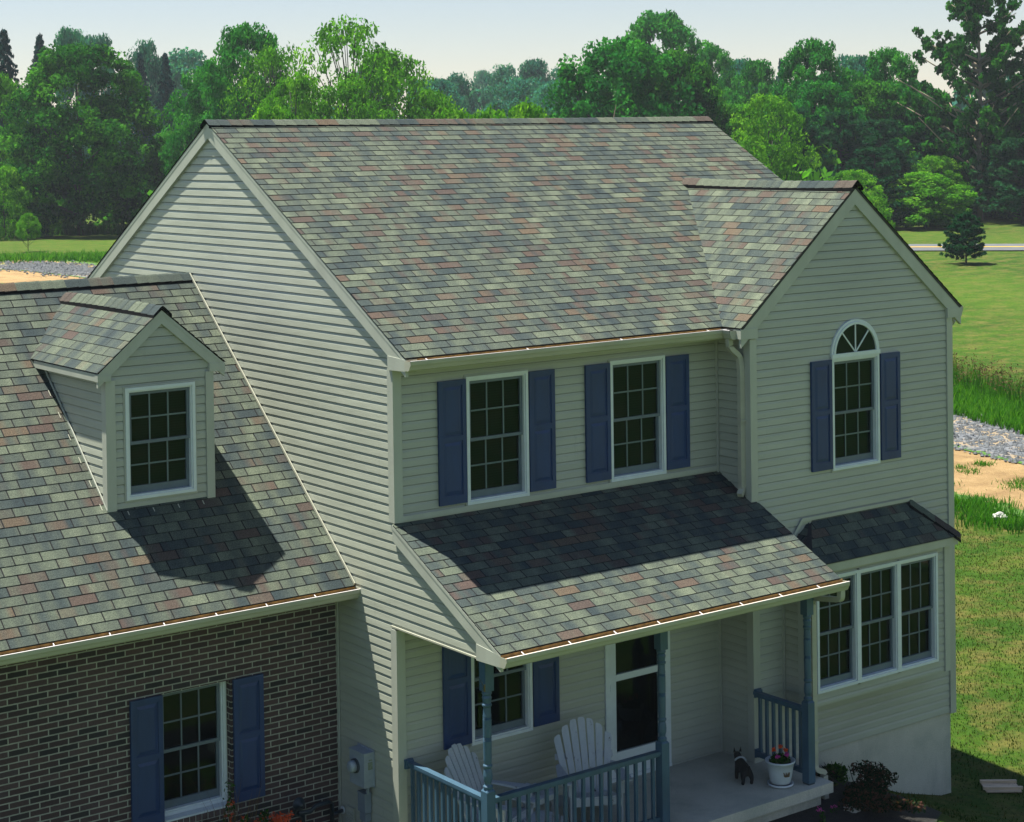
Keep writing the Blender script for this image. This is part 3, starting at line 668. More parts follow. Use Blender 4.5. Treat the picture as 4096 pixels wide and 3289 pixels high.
g2.prism([(XV+.012+p[0], ZE-.028+p[1]) for p in ((0, 0), (-.113, .002), (-.119, -.036), (-.104, -.058), (-.088, -.094), (-.066, -.107), (0, -.107))], 'y', YW+.031, YW+.035)
g2o = g2.build('gutter', 'alu', house); MB().box(XV-.114, YW+.035, ZE-.0235, XV-.096, -EY-.11, ZE-.0175).build('gutter_lip', 'lip', g2o)
gutter(-.045, XW+.12, -Q+.010, ZPB-.026, .62)
gutter(GX0, -.005, .855, ZGE-.026, .62, (False, True))
# right-hand eave gutter of the wing, seen end-on, with its outlet
g3 = MB(); xx = 2*XR_-XV-.012; g3.prism([(xx, ZE-.01), (xx+.12, ZE-.008), (xx+.118, ZE-.05), (xx+.09, ZE-.118), (xx, ZE-.118)], 'y', YW+.01, 1.2); g3.build('gutter', 'alu', house)

# --- downspouts
def dspout(pts, name='downspout'):
    P = [Vector(p) for p in pts]; out = [P[0]]
    for i in range(1, len(P)-1):
        a, b, c = P[i-1], P[i], P[i+1]; r_ = min(.055, (b-a).length*.45, (c-b).length*.45)
        p0 = b+(a-b).normalized()*r_; p1 = b+(c-b).normalized()*r_
        for t in (0, .25, .5, .75, 1): out.append((p0*(1-t)+b*t)*(1-t)+(b*(1-t)+p1*t)*t)
    out.append(P[-1]); m = MB(); m.tube(out, 1, rect=(.037, .030))
    return m
d1 = dspout([(4.655, -.47, 5.31), (4.655, -.47, 5.17), (4.80, -.49, 5.06), (4.815, -.50, 4.9), (4.815, -.50, 3.55), (4.815, -.50, 3.40), (4.745, -.53, 3.34)])
d1.box(4.77, -.545, 4.24, 4.862, -.455, 4.27); d1.build('downspout', 'alu', house)
d2 = dspout([(4.93, -2.03, 2.42), (4.93, -2.03, 2.30), (5.0, -1.50, 2.21), (5.035, -1.46, 2.14), (5.035, -1.46, .24), (5.05, -1.46, .10), (5.20, -1.46, .055), (5.22, -1.46, -.30)])
d2.box(4.99, -1.5, .44, 5.08, -1.42, .47); d2.build('downspout', 'alu', house)
d3 = dspout([(8.86, -.48, 5.30), (8.86, -.48, 5.20), (8.74, -.40, 5.08), (8.72, -.38, 3)]); d3.build('downspout', 'alu', house)

# --- windows
def ringbars(m, T, u0, u1, z0, z1, w, n0, n1, wb=None, wt=None):
    wb = wb or w; wt = wt or w
    def bx(a, b, c, d): 
        P = [T(a, c, n0), T(b, d, n1)]; m.box(*P[0], *P[1])
    bx(u0, u0+w, z0, z1); bx(u1-w, u1, z0, z1); bx(u0+w, u1-w, z0, z0+wb); bx(u0+w, u1-w, z1-wt, z1)
def window(T, u0, u1, z0, z1, blind='blind', cols=3, wl=None):
    wl = wl if wl is not None else .045
    m = MB(); ringbars(m, T, u0, u1, z0, z1, .036, -.07, .034); ringbars(m, T, u0+.036, u1-.036, z0+.036, z1-.036, .018, -.07, .018)
    f = m.build('window', 'white', house)
    m = MB(); ringbars(m, T, u0-.018, u1+.018, z0-.02, z1+.018, .0175, .002, .021); m.build('casing', 'trim', f)
    a0, a1, b0, b1 = u0+.054, u1-.054, z0+.054, z1-.054; zm = (b0+b1)/2
    for s0, s1, n0, wb in ((zm-.018, b1, -.012, .036), (b0, zm+.018, -.042, .085)):
        m = MB(); ringbars(m, T, a0, a1, s0, s1, .034, n0-.026, n0, wb, .036); s = m.build('sash', 'sash', f)
        g = MB(); p0, p1, q0, q1 = a0+.034, a1-.034, s0+wb, s1-.036
        for i in range(1, cols): x = p0+(p1-p0)*i/cols; g.box(*T(x-.0085, q0, n0-.018), *T(x+.0085, q1, n0-.009))
        z = (q0+q1)/2; g.box(*T(p0, z-.0085, n0-.0175), *T(p1, z+.0085, n0-.0095)); g.build('grille', 'sash' if blind == 'room_dark' else 'white2', f)
        MB().box(*T(p0-.004, q0-.004, n0-.024), *T(p1+.004, q1+.004, n0-.021)).build('pane', 'glass', f)
    MB().box(*T(a0, b0, -.088), *T(a1, b1, -.083)).build('blind', blind, f)  # dark windows get the near-black room sheet here instead of a blind
    return f
M['white2'] = plain('grille_pale', (.13, .19, .19), .4, .05, 9)
for q in (W1, W2): window(front(0), *q)
window(front(0), *WP, blind='room_dark'); window(front(YW), *WW); window(front(YD), *WD)
for q in BW: window(front(BY), *q, blind='room_dark')
WB = (-2.265, -1.435, .425, 1.82); window(front(YG+.115), *WB, blind='room_dark')
# fanlight over the wing window
ar = MB(); cxw, zc, ro, ri, ht = 6.755, 4.93, .452, .385, .44
nn = 20; T = front(YW)
for i in range(nn):
    a0, a1 = math.pi*i/nn, math.pi*(i+1)/nn
    def pt(r, a, n, k=1): return T(cxw+r*math.cos(a), zc+.02+r*math.sin(a)*ht/ro, n)
    for (rr, r2, n1) in ((ro, ro-.035, .034), (ro-.035, ri, .046)):
        q = [pt(rr, a0, n1), pt(rr, a1, n1), pt(r2, a1, n1), pt(r2, a0, n1), pt(rr, a0, .0), pt(rr, a1, .0), pt(r2, a1, .0), pt(r2, a0, .0)]
        ar.add(q, [(0, 1, 2, 3), (0, 4, 5, 1), (3, 2, 6, 7)])
ar.box(*T(cxw-ro, zc-.02, .0), *T(cxw+ro, zc+.035, .05))
fan = ar.build('fanlight', 'white', house)
p = MB(); p.add([T(cxw, zc+.03, .022)]+[T(cxw+(ri+.005)*math.cos(math.pi*i/nn), zc+.02+(ri+.005)*math.sin(math.pi*i/nn)*ht/ro, .022) for i in range(nn+1)], [(0, i+1, i+2) for i in range(nn)]); p.build('pane', 'glass', fan)
p = MB(); p.add([T(cxw, zc+.03, .019)]+[T(cxw+(ri+.01)*math.cos(math.pi*i/nn), zc+.02+(ri+.01)*math.sin(math.pi*i/nn)*ht/ro, .019) for i in range(nn+1)], [(0, i+1, i+2) for i in range(nn)]); p.build('backing', 'room_dark', fan)
g = MB()
for a in (48, 90, 132): dx, dz = math.cos(R(a)), math.sin(R(a))*ht/ro; g.obox(T(cxw+dx*.2, zc+.03+dz*.2, .028), (dx, 0, dz), (0, 1, 0), (-dz, 0, dx), .19, .005, .009)
g.build('grille', 'white', fan)

def shutter(T, u0, u1, z0, z1):
    m = MB(); zm = z0+(z1-z0)*.53; n1 = .045
    m.box(*T(u0, z0, .014), *T(u1, z1, .034))
    def bx(a, b, c, d): m.box(*T(a, c, .0341), *T(b, d, n1))
    bx(u0, u0+.055, z0, z1); bx(u1-.055, u1, z0, z1); bx(u0+.055, u1-.055, z0, z0+.10); bx(u0+.055, u1-.055, z1-.06, z1); bx(u0+.055, u1-.055, zm-.03, zm+.03)
    for a, b in ((z0+.10, zm-.03), (zm+.03, z1-.06)):
        o = [(u0+.07, a+.015), (u1-.07, a+.015), (u1-.07, b-.015), (u0+.07, b-.015)]; i = [(u0+.10, a+.05), (u1-.10, a+.05), (u1-.10, b-.05), (u0+.10, b-.05)]
        vs = [T(*q, .0342) for q in o]+[T(*q, .044) for q in i]; m.add(vs, [(4, 5, 6, 7)]+[(k, (k+1) % 4, 4+(k+1) % 4, 4+k) for k in range(4)])
    return m.build('shutter', 'blue', house)
for T, u0, z0, z1 in ((front(0), .575, 3.675, 5.08), (front(0), 1.86, 3.675, 5.08), (front(0), 2.71, 3.675, 5.08), (front(0), 3.99, 3.675, 5.08), (front(0), .59, .92, 2.33), (front(0), 1.865, .92, 2.33),
                      (front(YG), -2.645, .425, 1.805), (front(YG), -1.40, .425, 1.805)): shutter(T, u0, u0+.378, z0, z1)
shutter(front(YW), 5.925, 6.298, 3.495, 4.90); shutter(front(YW), 7.222, 7.595, 3.495, 4.90)

# --- brick wall
bw = MB(); by0, by1 = YG, YG+.115; ox0, ox1, oz0, oz1 = -2.27, -1.415, .405, 1.80
bw.box(GX0, by0, -.6, ox0, by1, 2.6); bw.box(ox1, by0, -.6, -.018, by1, 2.6); bw.box(ox0, by0+.0, oz1, ox1, by1, 2.6); bw.box(ox0, by0+.0, -.6, ox1, by1, oz0-.085)
bw.build('brick_wall', 'brick', house)
rl = MB()
for i in range(13): rl.box(ox0-.06+i*.075, by0-.03, oz0-.075, ox0-.06+i*.075+.064, by1, oz0-.004)
rl.build('brick_sill', plain('rowlock_brick', (.12, .085, .075), .9, .3, 20, fine=.4), house); MB().box(ox0-.05, by0-.026, oz0-.085, ox1+.06, by1-.001, oz0-.012).build('brick_sill', 'concrete', house)
MB().box(ox0+.02, by0-.035, oz0-.003, ox1-.02, by0+.078, oz0+.018).build('window_sill', 'white', house)

# --- door
door = MB(); T = front(0); ringbars(door, T, 2.965, 4.005, -.12, 2.13, .085, -.07, .030); door.box(*T(2.965, .0, -.07), *T(4.005, .04, .04)); do = door.build('door', 'white', house)
sdm = MB(); u0, u1 = 3.055, 3.915; ringbars(sdm, T, u0, u1, .04, 2.04, .085, -.03, .012, .30, .08); sdm.box(*T(u0+.085, 1.205, -.03), *T(u1-.085, 1.285, .011)); sdm.build('storm_door', 'white', do)
for a, b in ((.335, 1.21), (1.28, 1.965)): MB().box(*T(u0+.08, a, -.02), *T(u1-.08, b, -.016)).build('pane', 'glass', do)
MB().box(*T(2.99, .02, -.085), *T(3.98, 2.1, -.08)).build('door_leaf', 'room_dark', do)
h = MB(); h.box(*T(3.865, 1.02, .012), *T(3.895, 1.17, .02)); h.box(*T(3.80, 1.10, .045), *T(3.895, 1.12, .058)); h.tube([T(3.88, 1.11, .01), T(3.88, 1.11, .055)], .009); h.build('handle', 'brass', do)
hg = MB()
for z in (.30, 1.1, 1.85): hg.box(*T(3.035, z, .02), *T(3.055, z+.09, .036))
hg.build('hinge', 'white', do)

# --- porch floor, foundation
pf = MB(); pf.box(-.02, -1.689, -.125, 5.122, .02, 0.0); slab = pf.build('porch_slab', 'concrete', house)
fd = MB(); fd.box(.06, -1.58, -1.4, 5.02, -.05, -.126); fd.box(XW+.05, YW+.022, -1.9, XE-.035, .3, -.112); fd.box(.02, .0, -1.2, XW, .1, -.13); fd.build('foundation', 'concrete', house)
tl = MB(); tl.box(4.0, -.03, .0005, XW-.03, -.018, .018); tl.box(XW-.032, YW, .0005, XW-.019, -.03, .018); tl.build('floor_trim', 'trim', house)
# posts
PR = [(.044, 0), (.052, .012), (.052, .03), (.038, .045), (.036, .06), (.048, .10), (.050, .14), (.045, .19), (.038, .215), (.050, .235), (.050, .25), (.040, .262), (.043, .30), (.046, .50), (.046, .505), (.039, .512), (.046, .52), (.039, .527), (.046, .535), (.039, .542), (.046, .55), (.046, .73), (.039, .738), (.046, .746), (.039, .754), (.046, .762), (.042, .80), (.040, .86), (.052, .875), (.052, .89), (.042, .902), (.046, .93), (.052, .96), (.042, .985), (.052, 1.0), (.052, 1.015), (.046, 1.03)]
def post(x, y):
    m = MB(); h = .055
    m.box(x-h, y-h, .02, x+h, y+h, .985)
    m.add([(x-h, y-h, .985), (x+h, y-h, .985), (x+h, y+h, .985), (x-h, y+h, .985), (x-.034, y-.034, 1.012), (x+.034, y-.034, 1.012), (x+.034, y+.034, 1.012), (x-.034, y+.034, 1.012)], [(0, 1, 5, 4), (1, 2, 6, 5), (2, 3, 7, 6), (3, 0, 4, 7), (4, 5, 6, 7)])
    m.lathe(PR, (x, y, 1.008), 20); m.box(x-h, y-h, 2.04, x+h, y+h, 2.403)
    p = m.build('porch_post', 'railblue', house)
    MB().box(x-.05, y-.05, .0, x+.05, y+.05, .02).build('post_foot', 'darkmetal', p)
YP = -1.543
post(.097, YP); post(2.525, YP); post(4.856, YP)
def railing(A, B, n, flange=None):
    A, B = Vector((*A, 0)), Vector((*B, 0)); d = (B-A).normalized(); sd_ = Vector((-d.y, d.x, 0)); mid = (A+B)/2; hl = (B-A).length/2
    r_ = MB(); r_.obox(mid+Vector((0, 0, .885)), d, sd_, (0, 0, 1), hl, .038, .019); r_.obox(mid+Vector((0, 0, .855)), d, sd_, (0, 0, 1), hl-.002, .022, .013)
    root = r_.build('railing', 'railblue', house)
    b = MB(); b.obox(mid+Vector((0, 0, .13)), d, sd_, (0, 0, 1), hl-.001, .022, .032); b.build('bottom_rail', 'railblue', root)
    for i in range(n):
        p = A.lerp(B, (i+.75)/(n+.5)); k = MB(); k.box(p.x-.0175, p.y-.0175, .16, p.x+.0175, p.y+.0175, .845); k.build('baluster', 'railblue', root)
    if flange is not None:
        for z in (.875, .13):
            f = MB(); f.obox(Vector((*flange, z)), d, sd_, (0, 0, 1), .012, .055, .052); f.obox(Vector((*flange, z))+d*.02, d, sd_, (0, 0, 1), .02, .045, .043); f.build('flange', 'railblue', root)
railing((.10, -.03), (.10, YP+.055), 12, (.10, -.042))
railing((.152, YP), (2.47, YP), 18)
railing((4.87, YW-.035), (4.87, YP+.055), 7, (4.90, YW-.048))

# ------------------------------------------------------------------ things by the house
em = empty('electric_meter', (0, .70, 0)); tag(em, 'grey steel electric meter box with glass dial on the shaded siding wall', 'electric meter')
def lm(name, mb, m, par, sm=False):
    par_loc = par.location; mb.v = [(a-par_loc[0], b-par_loc[1], c-par_loc[2]) for a, b, c in mb.v]; return mb.build(name, m, par, sm)
b_ = MB(); b_.box(-.15, .49, .50, -.022, .80, .885); b_.box(-.158, .485, .875, -.022, .805, .893); b_.box(-.022, .475, .485, -.018, .83, .915); lm('meter_box', b_, 'elec', em)
g_ = MB(); g_.tube([(-.15, .665, .72), (-.175, .665, .72)], .082, 20); lm('meter_ring', g_, 'darkmetal', em)
g_ = MB(); g_.tube([(-.176, .665, .72), (-.225, .665, .72), (-.24, .665, .72), (-.246, .665, .72)], [.068, .066, .055, .03], 20); lm('glass_dome', g_, 'elec', em, True)
g_ = MB(); g_.box(-.10, .487, .70, -.04, .4895, .785); g_.box(-.09, .487, .80, -.045, .4895, .815); lm('sticker', g_, 'label', em)
g_ = MB(); g_.box(-.11, .55, .19, -.022, .70, .41); g_.box(-.118, .545, .40, -.022, .705, .415); g_.box(-.10, .56, .09, -.022, .68, .18); lm('disconnect_box', g_, 'pvc', em)
g_ = MB(); g_.tube([(-.06, .60, .19), (-.06, .60, -.4)], .03); g_.tube([(-.06, .56, .41), (-.06, .56, .52)], .022); g_.tube([(-.06, .665, .19), (-.07, .68, .05), (-.06, .69, -.3)], .012); lm('conduit', g_, 'pvc', em)
gm_ = empty('gas_meter', (-.75, 1.05, zg(-.75, 1.05))); tag(gm_, 'dark gas regulator and pipes low against the brick wall', 'gas meter')
g_ = MB(); g_.lathe([(.02, 0), (.055, .01), (.075, .03), (.075, .05), (.03, .07), (.028, .11), (.01, .12)], (0, 0, 0), 16)
g_.v = [(x-.70, 1.05-z, .31+y) for x, y, z in g_.v]; lm('regulator', g_, 'darkmetal', gm_, True)
g_ = MB(); g_.tube([(-.70, 1.08, .28), (-.70, 1.10, .16), (-.60, 1.10, .13), (-.60, 1.10, -.2)], .028, 10); g_.tube([(-.66, 1.10, .17), (-.5, 1.10, .15), (-.43, 1.1, .20), (-.25, 1.12, .20), (-.20, 1.12, .17), (-.20, 1.12, -.05)], .026, 10)
g_.tube([(-.20, 1.12, .04), (-.02, 1.16, .04)], .022, 10); lm('pipe', g_, 'darkmetal', gm_, True)
g_ = MB(); g_.lathe([(.10, 0), (.15, .02), (.15, .14), (.12, .19), (.06, .21)], (-.42, 1.05, -.24), 18); lm('meter_body', g_, 'darkmetal', gm_, True)
g_ = MB(); g_.tube([(-.021, 1.17, .04), (-.035, 1.17, .04)], .045, 14); lm('wall_flange', g_, 'white', gm_)
v_ = MB(); v_.box(-.045, .90, -.08, -.018, 1.06, .13)
for i in range(5): v_.obox((-.05, .98, -.05+i*.035), (1, 0, .6), (0, 1, 0), (-.6, 0, 1), .012, .07, .003)
tag(v_.build('wall_vent', 'siding'), 'small louvred vent low on the siding left of the meter', 'vent')

def adirondack(name, loc, rz, label, group):
    t = empty(name, loc, rz); tag(t, label, 'chair', group)
    # local: faces -y; seat front y=-.30, back leans to +y
    ang = R(24); back_d = Vector((0, math.sin(ang), math.cos(ang))); nb = 7; w_ = .078
    bk = MB()
    for i in range(nb):
        x = (i-3)*.087; fan_ = (i-3)*.016; h = .86-.028*(i-3)**2*.75
        base = Vector((x*.82, .10, .25)); top = base+back_d*h+Vector((x*.18+fan_, 0, 0))
        dd = (top-base).normalized(); sx = Vector((1, 0, 0)); sx = (sx-dd*sx.dot(dd)).normalized()
        pts = []; hw0, hw1 = w_*.42, w_*.52
        tilt = (i-3)*.018
        prof = [(-hw0, 0), (hw0, 0), (hw1, 1-.03/h), (hw1*.6, 1-.008/h-tilt*.3), (-hw1*.6, 1-.008/h+tilt*.3), (-hw1, 1-.03/h)]
        if i < 3: prof[2] = (hw1, 1-.012); prof[5] = (-hw1, 1-.055-(.03*(3-i)/3))
        if i > 3: prof[5] = (-hw1, 1-.012); prof[2] = (hw1, 1-.055-(.03*(i-3)/3))
        nf = dd.cross(sx).normalized(); o = len(prof)
        vs = [base+(top-base)*v+sx*u+nf*k for k in (-.009, .009) for u, v in prof]
        bk.add(vs, [tuple(range(o)), tuple(range(2*o-1, o-1, -1))]+[(k, (k+1) % o, o+(k+1) % o, o+k) for k in range(o)])
    bk.build('backrest', 'chair', t)
    cr2 = MB(); cr2.obox(Vector((0, .10+.42*math.sin(ang)+.035, .25+.38)), (1, 0, 0), back_d, (0, -math.cos(ang), math.sin(ang)), .34, .035, .011); cr2.build('back_rail', 'chair', t)
    st = MB()
    for i in range(6): y = -.36+i*.085; st.obox((0, y, .37-.10*(i/5)), (1, 0, 0), (0, 1, -.24), (0, .24, 1), .265, .037, .009)
    st.box(-.27, -.41, .29, .27, -.392, .372); st.build('seat', 'chair', t)
    for s_ in (-1, 1):
        a = MB(); a.prism([(s_*.275, -.44), (s_*.405, -.43), (s_*.41, -.20), (s_*.35, .22), (s_*.30, .26), (s_*.28, -.1)], 'z', .545, .566); a.build('armrest', 'chair', t)
        l_ = MB(); l_.box(s_*.285, -.38, 0, s_*.305, -.28, .543); l_.prism([(-.38, .40), (-.30, .40), (-.22, .543), (-.38, .543)], 'x', s_*.306, s_*.32); l_.build('front_leg', 'chair', t)
        r_ = MB(); r_.prism([(-.39, .26), (-.39, .36), (.10, .26), (.52, .10), (.56, 0), (.44, 0), (.08, .14)], 'x', s_*.262, s_*.283); r_.build('rear_leg', 'chair', t)
    return t
adirondack('adirondack_chair', (2.10, -.76, 0), R(-27), 'peeling white adirondack chair seen from the front, beside the storm door', 'white adirondack chairs on the porch')
adirondack('adirondack_chair', (.77, -.62, 0), R(24), 'white adirondack chair at the left end of the porch behind the side railing', 'white adirondack chairs on the porch')
tb = empty('side_table', (1.28, -.72, 0), R(12)); tag(tb, 'weathered white slatted table between the two porch chairs', 'table')
k = MB()
for i in range(6): k.box(-.26+(.05 if i in (0, 5) else 0), -.235+i*.08, .455, .26-(.05 if i in (0, 5) else 0), -.165+i*.08, .475)
k.build('tabletop', 'chair', tb)
for sx_ in (-1, 1):
    for sy in (-1, 1): q = MB(); q.box(sx_*.20-.02, sy*.17-.02, 0, sx_*.20+.02, sy*.17+.02, .454); q.build('leg', 'chair', tb)
k = MB(); k.box(-.22, -.19, .39, .22, -.172, .453); k.box(-.22, .172, .39, .22, .19, .453); k.build('apron', 'chair', tb)
fs = empty('footstool', (1.12, -1.12, 0), R(-40)); tag(fs, 'white slatted footstool with a curved top low behind the front railing', 'footstool')
k = MB()
for i in range(7): x = -.24+i*.08; k.obox((x, 0, .33-.8*(x*x)), (1, 0, -1.6*x), (0, 1, 0), (1.6*x, 0, 1), .035, .23-.02*abs(i-3), .009)
k.build('seat', 'chair', fs)
for sx_ in (-1, 1):
    q = MB(); q.prism([(-.20, 0), (-.16, 0), (-.16, .26), (.16, .26), (.16, 0), (.20, 0), (.20, .30), (-.20, .30)], 'x', sx_*.18-.01, sx_*.18+.01); q.build('leg', 'chair', fs)

def leafy(rng, n, c, rad, size, out=1.0, up=.3):
    d = rng.normal(size=(n, 3)); d /= np.linalg.norm(d, axis=1)[:, None]; r = rng.random(n)**.5
    p = np.array(c)+d*np.array(rad)*r[:, None]*out
    return leaf_quads(rng, p, d, size, up)
def leaf_quads(rng, p, d, size, up=.3, aspect=.55):
    n = len(p); nn = d*.6+rng.normal(size=(n, 3))*.7+np.array([0, 0, up]); nn /= np.linalg.norm(nn, axis=1)[:, None]
    a = np.cross(nn, rng.normal(size=(n, 3))); a /= np.linalg.norm(a, axis=1)[:, None]; b = np.cross(nn, a)
    s = size*(.6+.8*rng.random(n))[:, None] if np.isscalar(size) else (size*(.6+.8*rng.random(n)))[:, None]
    q = np.stack([p-a*s, p-b*s*aspect, p+a*s, p+b*s*aspect], 1)
    return q.reshape(-1, 3)
rng = np.random.default_rng(5)
pot = empty('flower_pot', (4.56, -1.36, 0)); tag(pot, 'white glazed flower pot with twig marks on a saucer, pink and orange blooms inside', 'flower pot')
MB().lathe([(.11, .03), (.125, .05), (.150, .18), (.165, .28), (.18, .285), (.182, .305), (.168, .308), (.155, .27), (.1, .26)], n=28).build('pot', 'pot', pot, True)
MB().lathe([(.13, .0), (.155, .012), (.158, .035), (.145, .036), (.135, .018)], n=28).build('saucer', 'pot', pot, True)
MB().lathe([(.15, .262), (.12, .27), (.02, .275)], n=20).build('soil', 'mulch', pot)
k = MB()
for a, b in ((.3, .9), (.0, .6), (-.3, .35), (.55, 1.05)): k.obox((.152*math.cos(-1.9+a*.5), .152*math.sin(-1.9+a*.5), .17), (math.sin(a)*.8, .2, math.cos(a)), (1, 0, 0), (0, 1, 0), .028, .003, .012)
k.build('twig_pattern', 'twig', pot)
fast_mesh('leaves', leafy(rng, 420, (0, 0, .31), (.13, .13, .06), .022), 4, 'plantgreen', rng.random(420), pot)
for m_n, cs in (('pink', [(-.06, -.02, .36), (.06, -.05, .37)]), ('orange', [(-.05, .06, .42), (.05, .05, .44), (.10, 0, .40)])):
    fast_mesh('blossom', np.concatenate([leafy(rng, 40, c, (.028, .028, .026), .016) for c in cs]), 4, m_n, None, pot)
st = MB()
for c in [(-.06, -.02, .36), (.06, -.05, .37), (-.05, .06, .42), (.05, .05, .44), (.10, 0, .40)]: st.tube([(c[0]*.6, c[1]*.6, .27), c], .003, 5)
st.build('stem', 'plantgreen', pot)

def skin_obj(name, chain, edges, rads, mname, parent=None, sub=2, root=0):
    me = bpy.data.meshes.new(name); me.from_pydata(chain, edges, []); me.update()
    o = bpy.data.objects.new(name, me); C.objects.link(o); me.materials.append(M[mname])
    md = o.modifiers.new('skin', 'SKIN')
    if not me.skin_vertices: me.skin_vertices.new() if hasattr(me.skin_vertices, 'new') else None
    for i, r_ in enumerate(rads):
        sv = me.skin_vertices[0].data[i]; sv.radius = (r_, r_) if not isinstance(r_, tuple) else r_; sv.use_root = (i == root)
    md.use_smooth_shade = True; s2 = o.modifiers.new('sub', 'SUBSURF'); s2.levels = s2.render_levels = sub
    if parent: o.parent = parent
    return o
dog = empty('dog', (4.30, -1.0, 0), R(-22)); tag(dog, 'small black dog with a white band behind its ears standing on the porch floor', 'dog')
ch = [(0, -.10, .17), (0, 0, .175), (0, .10, .18), (0, .16, .225), (0, .20, .27), (0, .26, .265), (-.055, -.10, .11), (-.055, -.125, .055), (-.055, -.105, .0), (.055, -.10, .11), (.055, -.125, .055), (.055, -.105, 0), (-.05, .10, .10), (-.05, .105, .0), (.05, .10, .10), (.05, .105, .0), (0, -.16, .20), (0, -.19, .25)]
eg = [(0, 1), (1, 2), (2, 3), (3, 4), (4, 5), (0, 6), (6, 7), (7, 8), (0, 9), (9, 10), (10, 11), (2, 12), (12, 13), (2, 14), (14, 15), (0, 16), (16, 17)]
try: skin_obj('body', ch, eg, [.072, .066, .070, .05, .052, .026, .036, .022, .022, .036, .022, .022, .03, .02, .03, .02, .016, .008], 'fur', dog)
except Exception as ex:
    print('skin failed', ex); k = MB(); k.tube([(0, -.16, .17), (0, -.1, .175), (0, 0, .175), (0, .1, .18), (0, .2, .26)], [.03, .075, .07, .065, .05], 12); k.build('body', 'fur', dog, True)
for s_ in (-1, 1): k = MB(); k.add([(s_*.02, .195, .30), (s_*.055, .195, .295), (s_*.04, .215, .30), (s_*.045, .19, .365)], [(0, 1, 3), (1, 2, 3), (2, 0, 3), (0, 2, 1)]); k.build('ear', 'fur', dog)
k = MB(); k.tube([(.078*math.cos(a), .125-.02*math.sin(a), .185+.078*math.sin(a)) for a in np.linspace(-.3, 2.6, 12)], .012, 8); k.build('white_band', 'furw', dog, True)

bf = empty('butterfly_ornament', (.03, -1.60, 2.10)); tag(bf, 'little wire butterfly fixed to the upper left porch post', 'ornament')
MB().add([(0, 0, 0), (-.05, -.01, .08), (-.075, -.01, .11), (-.03, -.012, .02), (-.035, -.01, -.03), (-.005, -.004, -.05), (0, .003, 0), (-.05, -.007, .08), (-.035, -.007, -.03)], [(0, 1, 3), (1, 2, 3), (0, 3, 4), (0, 4, 5), (6, 7, 1, 0), (6, 8, 4, 0)]).build('wing', 'darkmetal', bf)
MB().tube([(0, 0, -.05), (0, -.004, .03)], .005, 6).build('body', 'brass', bf)

# ------------------------------------------------------------------ planting beds
def plant(name, x, y, h, label, cat, group=None, n=500, w=.25, leaf='plantgreen', ls=.03, blooms=(), stems=(), z=None):
    z = zg(x, y) if z is None else z; t = empty(name, (x, y, z)); tag(t, label, cat, group)
    rg_ = np.random.default_rng(int(abs(x*977+y*131))+n)
    if n:
        cl = rg_.normal(size=(9, 3))*np.array([w*.38, w*.38, h*.2])+np.array([0, 0, h*.5])
        co = np.concatenate([leafy(rg_, n//9+1, c, (w*.4, w*.4, h*.28), ls) for c in cl]); fast_mesh('foliage', co, 4, leaf, rg_.random(len(co)//4), t)
    s = MB()
    for _ in range(6): a = rg_.random()*6.28; s.tube([(0, 0, 0), (math.cos(a)*w*.3, math.sin(a)*w*.3, h*.45), (math.cos(a)*w*.6, math.sin(a)*w*.6, h*.85)], [.008, .006, .003], 5)
    s.build('stem', 'bark', t)
    for mn, cnt, sz in blooms:
        cs = [(rg_.normal()*w*.5, rg_.normal()*w*.5, h*(.75+.3*rg_.random())) for _ in range(cnt)]
        fast_mesh('blossom', np.concatenate([leafy(rg_, 16, c, (sz, sz, sz), sz*.45) for c in cs]), 4, mn, None, t)
    return t
plant('flowering_plant', -1.13, .72, .62, 'orange flowering plant in front of the brick, nearest the gas meter', 'plant', 'orange flowers under the brick wall', 900, .22, blooms=(('orange', 30, .045),))
plant('flowering_plant', -1.55, .70, .70, 'orange flowering plant below the right shutter of the brick wall', 'plant', 'orange flowers under the brick wall', 600, .2, blooms=(('orange', 16, .04),))
plant('flowering_plant', -1.72, .78, .95, 'tall thin plant with a few red blooms before the garage window', 'plant', 'orange flowers under the brick wall', 300, .16, blooms=(('orange', 6, .022),))
plant('flowering_plant', -2.22, .72, .55, 'small reddish plant at the left end of the garage window sill', 'plant', 'orange flowers under the brick wall', 260, .14, blooms=(('orange', 4, .02),))
def blades(n, cx_, cy_, rx, ry, h, wd, bend, seed, zf=zg, tone=(.5, .25)):
    g = np.random.default_rng(seed); a = g.random(n)*6.28; r_ = np.sqrt(g.random(n)); x = cx_+rx*r_*np.cos(a); y = cy_+ry*r_*np.sin(a); return blades_at(x, y, h, wd, bend, g, zf, tone)
def blades_at(x, y, h, wd, bend, g, zf, tone, segs=2):
    n = len(x); z = np.array([zf(a, b) for a, b in zip(x, y)]); hh = h*(.5+.7*g.random(n)); an = g.random(n)*6.28; dx, dy = np.cos(an), np.sin(an); px, py = -dy, dx
    b_ = bend*hh*(.3+g.random(n)); ww = wd*(.6+.8*g.random(n))
    base = np.stack([x, y, z], 1); S_ = np.stack([px, py, px*0], 1)*ww[:, None]; D = np.stack([dx, dy, dx*0], 1)
    m1 = base+D*(b_*.3)[:, None]+np.array([0, 0, 1.])*(hh*.55)[:, None]; tp = base+D*b_[:, None]+np.array([0, 0, 1.])*hh[:, None]
    q1 = np.stack([base-S_, base+S_, m1+S_*.8, m1-S_*.8], 1); q2 = np.stack([m1-S_*.8, m1+S_*.8, tp+S_*.12, tp-S_*.12], 1)
    t = np.clip(tone[0]+tone[1]*g.normal(size=n), 0, 1); return np.concatenate([q1, q2]).reshape(-1, 3), np.concatenate([t, t]), tp
